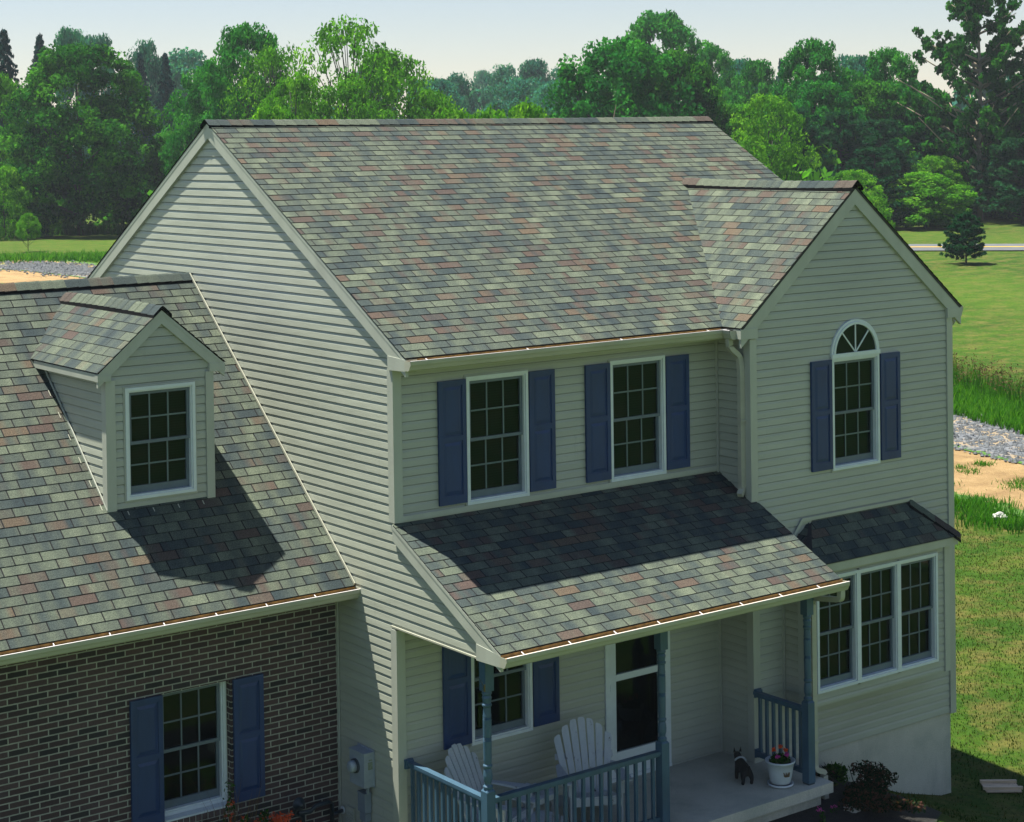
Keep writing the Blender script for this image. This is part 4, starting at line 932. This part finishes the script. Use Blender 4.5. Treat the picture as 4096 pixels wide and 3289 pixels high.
co, tn, _ = blades(90, -1.62, .72, .16, .10, 1.05, .004, .35, 3); t = empty('ornamental_grass', (0, 0, 0)); tag(t, 'dry straw coloured ornamental grass rising before the right brick shutter', 'plant')
fast_mesh('blades', co, 4, 'straw', tn, t)
co, tn, _ = blades(60, -2.05, .70, .12, .08, .75, .004, .3, 4); t = empty('ornamental_grass', (0, 0, 0)); tag(t, 'thin dark wispy grass crossing the lower garage window', 'plant'); fast_mesh('blades', co, 4, 'straw', tn*.3, t)
# low shrub right of the porch and bits in the bed
plant('azalea_shrub', 5.75, -1.50, .30, 'dark low shrub with pinkish leaf tips right of the porch step', 'shrub', None, 5200, .62, 'l_shrub', .022)
plant('azalea_shrub', 5.35, -2.15, .24, 'low dark shrub with coppery tips in front of the pale rock', 'shrub', None, 2600, .45, 'l_shrub', .022)
plant('bed_shrub', 5.95, -.95, .26, 'small dark shrub tight against the pale foundation wall', 'shrub', None, 1500, .32, 'plantgreen', .025)
plant('bed_flower', 4.62, -1.98, .16, 'single magenta flower in the mulch below the porch edge', 'plant', None, 60, .07, ls=.02, blooms=(('pink', 2, .035),))
plant('bed_flower', 4.95, -1.85, .10, 'tiny magenta blooms close under the porch slab corner', 'plant', None, 30, .06, ls=.015, blooms=(('pink', 4, .018),))
def rock(x, y, z, r, seed, label, name='rock', cat='rock', m='rock'):
    bm = bmesh.new(); bmesh.ops.create_icosphere(bm, subdivisions=3, radius=r); g = np.random.default_rng(seed); ph = g.random(9)*6
    for v in bm.verts:
        d = v.co.normalized(); k = 1+.18*math.sin(4*d.x+ph[0])+.14*math.sin(6*d.y+ph[1])+.10*math.sin(9*d.z+ph[2])+.05*math.sin(17*d.x+13*d.y); v.co = Vector((v.co.x*1.5*k, v.co.y*k, v.co.z*.62*k))
    me = bpy.data.meshes.new(name); bm.to_mesh(me); bm.free(); me.materials.append(M[m]); o = bpy.data.objects.new(name, me); C.objects.link(o); o.location = (x, y, z); tag(o, label, cat); return o
rock(5.22, -1.93, -.30, .10, 1, 'pale lumpy rock in the bed at the corner of the porch')
rock(23.4, 10.3, zg(23.4, 10.3)+.08, .16, 2, 'white rock lying where the lawn meets the sandy soil')

# wooden lid on the lawn
wl = empty('wooden_lid', (9.30, -.86, zg(9.3, -.86)), R(-38)); tag(wl, 'bare wooden panel with two battens lying on the lawn at the shadow edge', 'wood panel')
MB().box(-.24, -.20, .02, .24, .20, .036).build('panel', 'board', wl); MB().box(-.27, -.145, .037, .27, -.10, .075).build('batten', 'board', wl); MB().box(-.25, .12, .037, .25, .165, .072).build('batten', 'board', wl)

# ------------------------------------------------------------------ ground cover
def excl(x, y): return (-.1 < x < 8.7 and -.6 < y < 9) or (x < 5.3 and y > -1.8) or (x < 6.6 and y > -3.1)
g = np.random.default_rng(11); n = 95000; x = 5.0+g.random(n)*17; y = -7+g.random(n)*19
keep = np.array([not excl(a, b) and b < .9*a-3.2+4.5 for a, b in zip(x, y)]); x, y = x[keep], y[keep]
patch = np.sin(x*1.7+np.sin(y*2.1)*1.3)*np.sin(y*1.3+np.cos(x*1.1)*1.7)
co, tn, _ = blades_at(x, y, .042, .006, .5, g, zg, (.45, .22)); tn = np.clip(tn+np.concatenate([patch, patch])*.22, 0, 1)
tag(fast_mesh('grass', co, 4, 'l_grass', tn), 'short mottled lawn grass around the right side of the house', 'grass', kind='stuff')
# tall weeds with brown seed heads beyond the drive
g = np.random.default_rng(12); P0, P1 = np.array([43.5, 36.]), np.array([33.2, 9.])
def band(n, g, off0, off1, t0=0., t1=1.): 
    t = t0+(t1-t0)*g.random(n); s_ = off0+(off1-off0)*g.random(n); d = (P1-P0)/np.linalg.norm(P1-P0); nn_ = np.array([-d[1], d[0]]); p = P0+(P1-P0)*t[:, None]+nn_*s_[:, None]; return p[:, 0], p[:, 1]
x, y = band(20000, g, -3.0, .4); co, tn, _ = blades_at(x, y, .40, .018, .55, g, zg, (.5, .25)); tag(fast_mesh('weeds', co, 4, 'l_weed', tn), 'lush green weeds along the far side of the gravel drive', 'weeds', kind='stuff')
x, y = band(4200, g, -.6, 1.1); co, tn, tp = blades_at(x, y, .90, .010, .25, g, zg, (.35, .2)); tag(fast_mesh('tall_grass', co, 4, 'l_weed', tn), 'tall grass stalks standing over the weeds beside the gravel drive', 'grass', kind='stuff')
tp = tp[::2]; g2_ = g.normal(size=(len(tp)*5, 3))*np.array([.03, .03, .09]); pp = np.repeat(tp, 5, 0)+g2_
tag(fast_mesh('seed_heads', leaf_quads(g, pp, g2_*5, .032), 4, 'l_seed', g.random(len(pp))), 'brown seed heads on the tall grass beside the gravel drive', 'grass', kind='stuff')
# lawn edge fringe and tufts on the bare soil
g = np.random.default_rng(13); ed = [Vector((24.6, 15.5)), Vector((23.2, 8.8)), Vector((19.2, -3.0))]
n = 9000; t = g.random(n)*2; x = np.empty(n); y = np.empty(n)
for i in range(n):
    k = int(t[i]); p = ed[k].lerp(ed[k+1], t[i]-k); x[i] = p.x+g.normal()*.5+.4*math.sin(p.y*2.3); y[i] = p.y+g.normal()*.3
co, tn, _ = blades_at(x, y, .22, .011, .6, g, zg, (.4, .25)); tag(fast_mesh('grass_fringe', co, 4, 'l_weed', tn), 'longer grass fringe where the lawn meets the sandy soil', 'grass', kind='stuff')
xs, ys = [], []
for _ in range(34):
    t_ = g.random(); c0 = Vector((28.3, 15.5)).lerp(Vector((24.0, .5)), t_); c0 += Vector((g.normal()*1.15, g.normal()*.4)); k = int(40+g.random()*160); r_ = .12+.22*g.random(); xs += list(c0.x+g.normal(size=k)*r_); ys += list(c0.y+g.normal(size=k)*r_)
co, tn, _ = blades_at(np.array(xs), np.array(ys), .14, .011, .8, g, zg, (.4, .25)); tag(fast_mesh('weed_tufts', co, 4, 'l_weed', tn), 'scattered green tufts growing on the bare sandy soil', 'weeds', kind='stuff')
# left background: tufts on the verge and before the berm
g = np.random.default_rng(14); n = 5200; a0 = np.array([33.5, 104.]); a1 = np.array([46.5, 94.]); t = g.random(n); p = a0+(a1-a0)*t[:, None]+g.normal(size=(n, 2))*1.6; co, tn, _ = blades_at(p[:, 0], p[:, 1], .42, .04, .5, g, zg, (.5, .25))
tag(fast_mesh('weeds', co, 4, 'l_weed', tn), 'green weeds between the far gravel and the field behind the garage ridge', 'weeds', kind='stuff')
n = 2600; a0 = np.array([46., 136.]); a1 = np.array([62., 124.]); t = g.random(n); p = a0+(a1-a0)*t[:, None]+g.normal(size=(n, 2))*.7; co, tn, _ = blades_at(p[:, 0], p[:, 1], .8, .06, .5, g, zg, (.3, .2))
tag(fast_mesh('weeds', co, 4, 'l_weed', tn), 'weed clumps in front of the low sandy berm below the big maple', 'weeds', kind='stuff')
n = 1500; p = np.array([19.3, -6.])+g.normal(size=(n, 2))*.1
# stones
def stones(n, pts, size, name, label, seed):
    g = np.random.default_rng(seed); base = np.array([(1, 0, 0), (-1, 0, 0), (0, 1, 0), (0, -1, 0), (0, 0, 1), (0, 0, -1)], float); F8 = [(0, 2, 4), (2, 1, 4), (1, 3, 4), (3, 0, 4), (2, 0, 5), (1, 2, 5), (3, 1, 5), (0, 3, 5)]
    s_ = size*(.5+g.random(n)**2*1.5); an = g.random(n)*6.28; V_ = base[None]*(1+.35*g.normal(size=(n, 6, 1)))*s_[:, None, None]*np.array([1, .75, .55])
    c, s2 = np.cos(an)[:, None], np.sin(an)[:, None]; X = V_[..., 0]*c-V_[..., 1]*s2; Y = V_[..., 0]*s2+V_[..., 1]*c; V2 = np.stack([X, Y, V_[..., 2]], -1)+pts[:, None, :]
    co = V2[:, np.array(F8)].reshape(-1, 3); return tag(fast_mesh(name, co, 3, 'stone', None), label, 'gravel', kind='stuff')
g = np.random.default_rng(15); n = 9000; t = g.random(n); c0 = np.array([34.6, 30.])+(np.array([28.6, 3.])-np.array([34.6, 30.]))*t[:, None]; off = (g.random(n)-.5)*3.6+np.where(g.random(n) < .5, .9, 0.); d_ = np.array([-.22, -.975]); nn_ = np.array([.975, -.22]); p = c0+nn_*off[:, None]
pts = np.stack([p[:, 0], p[:, 1], [zg(a, b)+.07 for a, b in p]], 1); stones(n, pts, .055, 'gravel', 'loose grey crushed stone spread over the driveway', 16)
n = 4000; p = np.array([35., 92.])+g.normal(size=(n, 2))*np.array([1.2, 3.2]); pts = np.stack([p[:, 0], p[:, 1], [zg(a, b)+.08 for a, b in p]], 1); stones(n, pts, .07, 'gravel', 'far stretch of grey crushed stone behind the garage ridge', 17)

# ------------------------------------------------------------------ trees
def envelope(kind):
    if kind == 'maple': return lambda h: .52*math.sqrt(max(0, 1-((h-.30)/.72)**2))*(1 if h > .30 else .86+.14*h/.3)
    if kind == 'round': return lambda h: .5*math.sqrt(max(0, 1-((h-.58)/.43)**2))
    if kind == 'tall': return lambda h: .5*max(0, math.sin(math.pi*min(1, max(0, (h-.12)/.90))**.85))**.55
    return lambda h: .5
def crown_pts(kind, rg_, nclump, nleaf, leaf, clump=.10, zlo=.10):
    env = envelope(kind); cl = []
    while len(cl) < nclump:
        h = zlo+(1-zlo)*rg_.random(); r_ = env(h)
        if r_ < .02: continue
        q = r_*(.35+.65*rg_.random()**.45)-clump*.35; a = rg_.random()*6.283
        lob = 1+.16*math.sin(3*a+h*5)+.10*math.sin(5*a+2+h*9)
        cl.append((max(0, q)*lob*math.cos(a), max(0, q)*lob*math.sin(a), min(h, 1-clump*.5)))
    cl = np.array(cl); P, D, T_ = [], [], []
    for c in cl:
        s_ = clump*(.65+.7*rg_.random()); k = int(nleaf*(.6+.8*rg_.random())); d = rg_.normal(size=(k, 3)); d /= np.linalg.norm(d, axis=1)[:, None]
        r_ = .45+.6*rg_.random(k)**.6; sc = np.array([s_, s_, s_*.62]); P.append(c+d*sc*r_[:, None]); D.append(d); T_.append(np.clip(.47+.24*rg_.normal()+.15*rg_.normal(size=k), 0, 1))
    P, D, T_ = np.concatenate(P), np.concatenate(D), np.concatenate(T_)
    return leaf_quads(rg_, P, D, leaf, .45), T_, cl
def trunk_mb(rg_, cl, rb=.02, top=.8, limbs=14, thin=.004):
    m = MB(); pts = [(0, 0, -.02)]; x = y = 0
    for h in np.linspace(.12, top, 6): x += rg_.normal()*.008; y += rg_.normal()*.008; pts.append((x, y, h))
    m.tube(pts, [rb*(1-.8*i/(len(pts)-1)) for i in range(len(pts))], 8)
    for i in rg_.permutation(len(cl))[:limbs]:
        c = cl[i]; h0 = max(.10, min(top-.05, c[2]-.22-.15*rg_.random())); k = (h0-.12)/(top-.12); base = Vector((x*k, y*k, h0)); mid = base.lerp(Vector(c), .5)+Vector((0, 0, -.03)); m.tube([base, mid, Vector(c)], [rb*.42, rb*.26, thin], 5)
    return m
PROTO = {}
def proto(kind):
    k = kind
    rg_ = np.random.default_rng(abs(hash(k)) % 1000 if False else sum(map(ord, k))*7)
    t = empty('tree'); bark = 'bark'; leafm = 'l_maple'
    if k.startswith('maple'): co, tn, cl = crown_pts('maple', rg_, 330, 150, .0115, .074, .05); leafm = 'l_maple'; tm = trunk_mb(rg_, cl, .022, .8, 10)
    elif k.startswith('bushy'): co, tn, cl = crown_pts('maple', rg_, 200, 125, .0155, .088, .03); leafm = 'l_tall' if k[-1] in '13' else 'l_maple'; tm = trunk_mb(rg_, cl, .022, .8, 8)
    elif k.startswith('tall'): co, tn, cl = crown_pts('tall', rg_, 240, 125, .0128, .070, .10); leafm = 'l_tall'; tm = trunk_mb(rg_, cl, .018, .85, 20)
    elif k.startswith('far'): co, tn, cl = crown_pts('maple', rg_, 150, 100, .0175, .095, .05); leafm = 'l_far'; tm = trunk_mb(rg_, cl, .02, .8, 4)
    elif k.startswith('light'): co, tn, cl = crown_pts('tall', rg_, 180, 90, .0140, .080, .06 if k[-1] != '3' else .36); leafm = 'l_light'; tm = trunk_mb(rg_, cl, .015, .85, 26)
    elif k.startswith('airy'): co, tn, cl = crown_pts('round', rg_, 120, 52, .0130, .085, .30); leafm = 'l_light'; tm = trunk_mb(rg_, cl, .016, .75, 55, .0022)
    elif k.startswith('shrub'): co, tn, cl = crown_pts('maple', rg_, 70, 110, .022, .13, .02); leafm = 'l_light'; tm = trunk_mb(rg_, cl, .015, .7, 8)
    elif k.startswith('weep'): co, tn, cl = crown_pts('maple', rg_, 130, 150, .022, .10, .02); leafm = 'l_light'; tm = trunk_mb(rg_, cl, .02, .7, 6)
    elif k.startswith('cotton'):
        cl = []; m = MB(); m.tube([(0, 0, -.02), (.01, 0, .3), (-.01, .01, .6), (.015, 0, .82), (.02, 0, .97)], [.018, .014, .010, .006, .003], 8)
        for i in range(58):
            h0 = .16+.76*rg_.random(); a = rg_.random()*6.283; ln = (.55-.42*(h0-.2)/.8)*(.75+.5*rg_.random()); tip = Vector((math.cos(a)*ln, math.sin(a)*ln, h0+ln*.38)); b0 = Vector((0, 0, h0)); mid = b0.lerp(tip, .5)+Vector((0, 0, -.01)); m.tube([b0, mid, tip], [.006, .004, .0018], 5)
            for j in range(7): tt = .25+.75*(j+rg_.random())/7; p_ = b0.lerp(tip, tt)+Vector((rg_.normal()*.02, rg_.normal()*.02, rg_.normal()*.022)); cl.append(tuple(p_))
        for i in range(130): a = rg_.random()*6.28; r_ = .42*rg_.random()**.5; cl.append((r_*math.cos(a), r_*math.sin(a), .05+.42*rg_.random()))
        P, D, T_ = [], [], []
        for c in cl: kq = int(42+40*rg_.random()); d = rg_.normal(size=(kq, 3)); d /= np.linalg.norm(d, axis=1)[:, None]; P.append(np.array(c)+d*np.array([.034, .034, .022])*rg_.random(kq)[:, None]**.5); D.append(d); T_.append(np.clip(.42+.13*rg_.normal()+.12*rg_.normal(size=kq), 0, 1))
        P, D, T_ = map(np.concatenate, (P, D, T_)); co = leaf_quads(rg_, P, D, .0105, .3, .8); tn = T_; tm = m; leafm = 'l_maple'; bark = 'palebark'
    elif k.startswith('pine'):
        cl = []; m = MB(); m.tube([(0, 0, -.02), (0, 0, .5), (0, 0, .98)], [.02, .012, .002], 8)
        for i in range(120):
            h0 = .03+.9*rg_.random(); a = rg_.random()*6.283; ln = .56*(1-h0)**.55*(.7+.4*rg_.random()); tip = Vector((math.cos(a)*ln, math.sin(a)*ln, h0+ln*.28)); b0 = Vector((0, 0, h0)); m.tube([b0, tip], [.004, .0015], 4)
            for j in range(6): tt = .35+.65*(j+rg_.random())/6; cl.append(tuple(b0.lerp(tip, tt)+Vector((rg_.normal()*.02, rg_.normal()*.02, .01))))
        P, D, T_ = [], [], []
        for c in cl: kq = 60 if k[-1] != '3' else 110; d = rg_.normal(size=(kq, 3))*np.array([1, 1, .8])+np.array([0, 0, .5]); d /= np.linalg.norm(d, axis=1)[:, None]; P.append(np.array(c)+d*.032*rg_.random(kq)[:, None]); D.append(d); T_.append(np.clip(.45+.15*rg_.normal()+.12*rg_.normal(size=kq), 0, 1))
        P, D, T_ = map(np.concatenate, (P, D, T_)); a_ = D/np.linalg.norm(D, axis=1)[:, None]; b2 = np.cross(a_, rg_.normal(size=a_.shape)); b2 /= np.linalg.norm(b2, axis=1)[:, None]; s_ = (.020 if k[-1] != '3' else .030)*(.6+.8*rg_.random(len(P)))[:, None]
        co = np.stack([P-a_*s_, P-b2*s_*.28, P+a_*s_, P+b2*s_*.28], 1).reshape(-1, 3); tn = T_; tm = m; leafm = 'l_pine'
    elif k.startswith('spruce'):
        m = MB(); m.tube([(0, 0, -.02), (0, 0, .5), (0, 0, .99)], [.016, .010, .002], 8); P, D, T_ = [], [], []
        for i in range(170):
            h0 = .06+.93*i/170; a = i*2.399+rg_.random()*.5; ln = .50*(1-h0)*(.75+.35*rg_.random())+.015; tip = np.array([math.cos(a)*ln, math.sin(a)*ln, h0-ln*.16]); b0 = np.array([0, 0, h0+.01]); kq = int(30+200*ln); tt = .15+.85*rg_.random(kq); d = rg_.normal(size=(kq, 3))
            P.append(b0+(tip-b0)*tt[:, None]+d*np.array([.012, .012, .006])*(1.3-tt)[:, None]); D.append(d); T_.append(np.clip(.45+.15*rg_.normal()+.1*rg_.normal(size=kq), 0, 1))
        P, D, T_ = map(np.concatenate, (P, D, T_)); co = leaf_quads(rg_, P, D, .013, .3); tn = T_; tm = m; leafm = 'l_spruce'
    fast_mesh('crown', co, 4, leafm, tn, t); tm.build('trunk', bark, t, True); return t
used = set()
def tree(kind, x, y, h, w_, label, cat='tree', group=None, rz=0, name=None, lm_=None):
    first = kind not in PROTO
    if first: PROTO[kind] = proto(kind); t = PROTO[kind]
    else:
        src = PROTO[kind]; t = src.copy(); C.objects.link(t)
        for ch_ in list(src.children): c2 = ch_.copy(); C.objects.link(c2); c2.parent = t
    t.name = name or {'spruce': 'spruce_tree', 'pine': 'pine_tree', 'shrub': 'shrub', 'weep': 'weeping_shrub'}.get(kind.rstrip('123'), 'broadleaf_tree')
    t.location = (x, y, zg(x, y)); t.scale = (w_, w_, h); t.rotation_euler = (0, 0, rz)
    for k_ in ('label', 'category', 'group'):
        if k_ in t: del t[k_]
    tag(t, label, cat, group); return t
BG = 'trees along the field edge behind the house'
T_LIST = [
('spruce', 53.3, 145.6, 18.2, 10.5, 'dark blue spruce at the far left edge behind the maple'),
('spruce', 65.8, 167.5, 19.2, 10., 'small pointed spruce top just above the left part of the big maple'),
('far1', 80.5, 193.8, 21.3, 7.0, 'hazy round tree rising behind the centre of the big maple'),
('far1', 85.3, 197.2, 20.8, 7.5, 'hazy round tree rising behind the right shoulder of the big maple'),
('maple', 53.2, 129.3, 15.8, 13.6, 'big dense dark green maple filling the left background'),
('light1', 49.5, 137.7, 13.8, 6.3, 'pale green leafy tree left of the big maple'),
('bushy1', 50.3, 141.7, 8.6, 6.5, 'low bushy tree at the left edge under the pale leafy tree'),
('shrub', 45.9, 127.5, 5.9, 4.2, 'bright green shrub thicket at the left frame edge'),
('shrub', 49.3, 130.0, 5.0, 3.6, 'yellow green shrub at the left foot of the big maple'),
('far2', 90.9, 194.5, 20.1, 6.5, 'hazy dome shaped tree between the maple and the tall green tree'),
('spruce', 81.7, 176.8, 17.9, 9., 'blue green spruce in front of the hazy dome shaped tree'),
('spruce', 79.8, 166.6, 17.4, 9., 'taller blue green spruce in the gap left of the tall green tree'),
('far2', 111.3, 223.5, 20.6, 14, 'wide hazy rounded tree on the skyline left of the tall green tree'),
('bushy2', 69.2, 143.9, 8.6, 7.5, 'bushy tree low in the gap right of the big maple'),
('bushy1', 61.5, 131.0, 6.2, 5.5, 'low green tree above the left slope of the main gable'),
('bushy1', 64.2, 124.0, 11.3, 7.5, 'bushy tree just behind the peak of the left gable'),
('tall1', 61.1, 114.3, 16.9, 8.6, 'tall rounded deep green tree above the left end of the main ridge'),
('tall2', 60.6, 120.2, 13.9, 7.6, 'shorter green tree leaning out left of the tall rounded tree'),
('airy1', 58.9, 105.6, 14.8, 7, 'thin yellow green tree right of the tall rounded tree'),
('airy2', 60.1, 97.5, 16.4, 9.6, 'open airy tree with dark forking branches against the sky'),
('light1', 65.2, 100.2, 14.3, 8.6, 'full yellow green tree on the right of the airy forked tree'),
('light2', 54.3, 95.2, 12.2, 6.5, 'yellow green tree behind the ridge below the thin tree'),
('light2', 56.7, 92.0, 11.8, 6.8, 'yellow green tree behind the ridge below the airy forked tree'),
('light1', 66.7, 96.5, 11.2, 6.4, 'lower yellow green tree sloping down to the hazy far wood'),
('shrub', 43.0, 78.6, 9.9, 4.4, 'bright shrub top showing over the ridge by the tall rounded tree'),
('shrub', 51.9, 73.0, 9.6, 4.6, 'bright shrub top over the ridge at the left of the hazy wood'),
('shrub', 55.1, 73.2, 9.5, 4.6, 'bright shrub top over the ridge below the middle of the hazy wood'),
('shrub', 55.4, 69.7, 9.9, 4.4, 'bright shrub top over the ridge beside the bleached dead branches'),
('far1', 125.0, 197.8, 17.1, 7.5, 'hazy tree at the left end of the distant wood'),
('far2', 150.5, 211.5, 17.2, 7.5, 'small hazy dome in the distant wood near its left end'),
('far1', 235.9, 322.5, 22.5, 8, 'palest most distant tree top in the dip of the far wood'),
('far2', 168.1, 223.4, 19.1, 9.5, 'hazy rounded tree in the middle of the far wood'),
('far1', 165.9, 212.5, 19.5, 8.5, 'tallest hazy tree of the far wood'),
('far2', 175.6, 217.6, 18.5, 9.5, 'hazy tree at the right end of the far wood'),
('far1', 125.0, 180.5, 15.2, 10, 'lower hazy tree in front of the left far wood'),
('far2', 140.2, 181.8, 15.4, 12, 'broad hazy tree in front of the middle far wood'),
('far1', 137.8, 171.1, 14.7, 10, 'broad hazy tree just left of the big central tree'),
('tall1', 121.8, 132.3, 20.8, 13.5, 'tallest central tree with a blue green many lobed crown on the skyline'),
('bushy1', 82.6, 93.5, 15.3, 11.6, 'broad green tree in front of the tall central tree, on its left'),
('bushy2', 89.2, 94.4, 14.4, 9.6, 'broad green tree in front of the tall central tree, on its right'),
('tall2', 122.4, 125.0, 16.8, 6.5, 'narrow blue green tree on the right flank of the tall central tree'),
('far1', 134.7, 134.0, 15.9, 9.5, 'dark hazy tree right of the tall central tree'),
('spruce', 171.1, 168.3, 18.0, 9, 'left of two small hazy spruce tips on the skyline right of centre'),
('spruce', 180.5, 173.0, 18.5, 9, 'right of two small hazy spruce tips on the skyline right of centre'),
('bushy2', 92.5, 91.3, 10.1, 7, 'low dark tree behind the right end of the main ridge'),
('light2', 84.1, 78.5, 10.5, 6.6, 'yellowish leafy tree just right of the main ridge end'),
('bushy3', 121.9, 118.5, 15.0, 7.6, 'mid green tree between the dark hazy tree and the bright upright tree'),
('tall1', 107.8, 97.2, 15.8, 8.4, 'bright green upright tree standing above the wing roof ridge'),
('bushy3', 104.8, 93.1, 12.0, 8.6, 'bushy tree at the foot of the bright upright tree'),
('far1', 143.4, 125.1, 16.1, 7, 'hazy tree right behind the bright upright tree'),
('far2', 166.7, 144.0, 16.9, 5.5, 'small hazy tree top in the skyline gap before the tall cottonwood'),
('tall2', 116.2, 95.5, 15.1, 7.6, 'dark green tree on the left of the tall cottonwood'),
('bushy2', 111.0, 93.8, 12.1, 8.8, 'dark bushy tree under the skyline gap left of the cottonwood'),
('bushy1', 115.8, 92.9, 12.1, 9.5, 'dark bushy tree at the left foot of the cottonwood'),
('cotton', 116.3, 85.7, 20.2, 14.5, 'tall open cottonwood with pale branches reaching the top of the picture'),
('pine1', 95.3, 87.5, 9.9, 8.6, 'soft grey green pine just above the wing ridge, leftmost of the pines'),
('pine2', 102.2, 88.6, 9.6, 8.2, 'soft grey green pine second from the left in the pine belt'),
('pine1', 106.6, 88.2, 8.9, 8, 'soft grey green pine left of the rounded weeping shrub'),
('pine2', 115.1, 90.6, 9.0, 9, 'dark pine standing behind the rounded weeping shrub'),
('pine1', 120.9, 89.9, 9.7, 9.6, 'dark pine below the cottonwood on its right'),
('pine2', 124.6, 88.4, 9.8, 9.4, 'dark pine at the right edge of the picture'),
('bushy2', 121.9, 85.4, 11.0, 7, 'dark bushy tree at the right edge under the cottonwood'),
('far1', 170.7, 123.6, 14.3, 6, 'hazy tree in the slot at the far right of the skyline'),
('pine1', 114.1, 79.5, 7.2, 9.4, 'very dark low pine behind the small lawn pine'),
('pine2', 100.3, 83.2, 6.6, 7.2, 'low pine behind the peak of the right gable'),
('light2', 91.7, 77.9, 4.9, 5.4, 'bright low bush above the right slope of the wing ridge'),
('weep', 102.9, 80.3, 4.4, 7.0, 'rounded weeping yellow green shrub on the far lawn'),
('light1', 109.5, 84.8, 5.6, 6.2, 'bright leafy bush behind the weeping shrub'),
('shrub', 86.9, 71.2, 3.2, 2.6, 'small leafy shrub touching the right gable edge'),
('spruce', 194.8, 141.6, 15.6, 4, 'tiny hazy spruce at the far right of the skyline'),
]
for i, (kd, x, y, h, w_, lb) in enumerate(T_LIST):
    tree(kd, x, y, h, w_, lb, 'shrub' if kd in ('shrub', 'weep') else 'tree', BG, rz=i*1.7)
tree('pine3', 76.03, 54.28, 3.05, 2.9, 'small dark green pine alone on the lawn in front of the road', 'tree', name='young_pine')
tree('light3', 40.6, 109.8, 2.75, 1.9, 'small young tree with a thin trunk on the grass at the left', 'tree', name='young_tree')
tree('shrub', 51.96, 134.1, 1.05, 1.9, 'small bright bush just right of the young tree at the left', 'shrub', rz=1)
# bleached dead branches over the ridge
db = MB()
for a, b, c_ in (((0, 0, 0), (.3, .1, 3.6), (.75, .2, 5.8)), ((0, 0, 0), (-1.0, 0, 2.6), (-2.3, .1, 4.6)), ((.1, 0, 1.2), (-.3, 0, 2.8), (-.45, .1, 4.2)), ((.15, 0, 1.5), (.9, .1, 2.4), (1.6, .1, 2.9)), ((-1., 0, 2.6), (-1.5, 0, 3.0), (-1.6, .2, 4.4))): db.tube([a, b, c_], [.09, .06, .015], 6)
o = db.build('dead_branches', 'palebark'); o.location = (63.5, 72.5, 3.9); o.rotation_euler = (0, 0, -.6); tag(o, 'bleached dead branches poking up behind the middle of the main ridge', 'dead tree')
db2 = MB(); db2.tube([(0, 0, -3.95), (0, 0, .3)], [.14, .09], 8); t2 = db2.build('trunk', 'palebark', o)

# distant woods that read as one mass
def wood(name, pts, hmin, hmax, n, leafm, label, seed, leaf=.55):
    g = np.random.default_rng(seed); P = []; D = []; T_ = []
    seg = [(np.array(a, float), np.array(b, float)) for a, b in zip(pts[:-1], pts[1:])]; ln = [np.linalg.norm(b-a) for a, b in seg]; tot = sum(ln)
    ncl = int(n/70)
    for _ in range(ncl):
        t = g.random()*tot
        for (a, b), l_ in zip(seg, ln):
            if t < l_: break
            t -= l_
        c = a+(b-a)*min(1, t/l_); q = np.array([c[0]+g.normal()*3.5, c[1]+g.normal()*3.5, 0]); hh = hmin+(hmax-hmin)*(.5+.5*math.sin(c[0]*.21+seed)*math.cos(c[1]*.17)); q[2] = hh*g.random()**.6
        d = g.normal(size=(70, 3)); d /= np.linalg.norm(d, axis=1)[:, None]; s_ = 1.2+1.0*g.random(); P.append(q+d*np.array([s_, s_, s_*.7])*(.4+.6*g.random(70))[:, None]); D.append(d); T_.append(np.clip(.45+.15*g.normal()+.13*g.normal(size=70), 0, 1))
    P, D, T_ = map(np.concatenate, (P, D, T_)); return tag(fast_mesh(name, leaf_quads(g, P, D, leaf, .4), 4, leafm, T_), label, 'woods', kind='stuff')
wood('far_woods', [(60, 260), (110, 255), (170, 240), (215, 215), (250, 170), (270, 120)], 10, 17, 60000, 'l_far', 'continuous wood tinted blue green for haze, closing the horizon', 1, .9)
wood('undergrowth', [(92, 99), (100, 97), (112, 94), (122, 93), (134, 90)], 2.5, 7.5, 34000, 'l_maple', 'dense shaded undergrowth beneath the trees right of the house', 2, .5)
wood('undergrowth', [(44, 152), (58, 143), (70, 132), (80, 124)], 2, 5.5, 16000, 'l_maple', 'dense shaded undergrowth behind the big maple at the left', 3, .5)
wood('hedgerow', [(58, 107), (66, 97), (76, 90), (92, 88)], 2, 7, 18000, 'l_light', 'leafy undergrowth showing just over the main ridge', 4, .45)

# ------------------------------------------------------------------ haze
hz = MB(); hz.box(-640, -640, -3.4, 640, 640, 24)
hm = bpy.data.materials.new('haze'); hm.use_nodes = True; n_ = hm.node_tree; n_.nodes.remove(n_.nodes['Principled BSDF']); pv = n_.nodes.new('ShaderNodeVolumePrincipled'); pv.inputs['Color'].default_value = (.82, .92, 1, 1); pv.inputs['Density'].default_value = .00024; pv.inputs['Anisotropy'].default_value = .2
n_.links.new(pv.outputs[0], n_.nodes['Material Output'].inputs['Volume'])
o = hz.build('haze', hm); tag(o, kind='stuff')
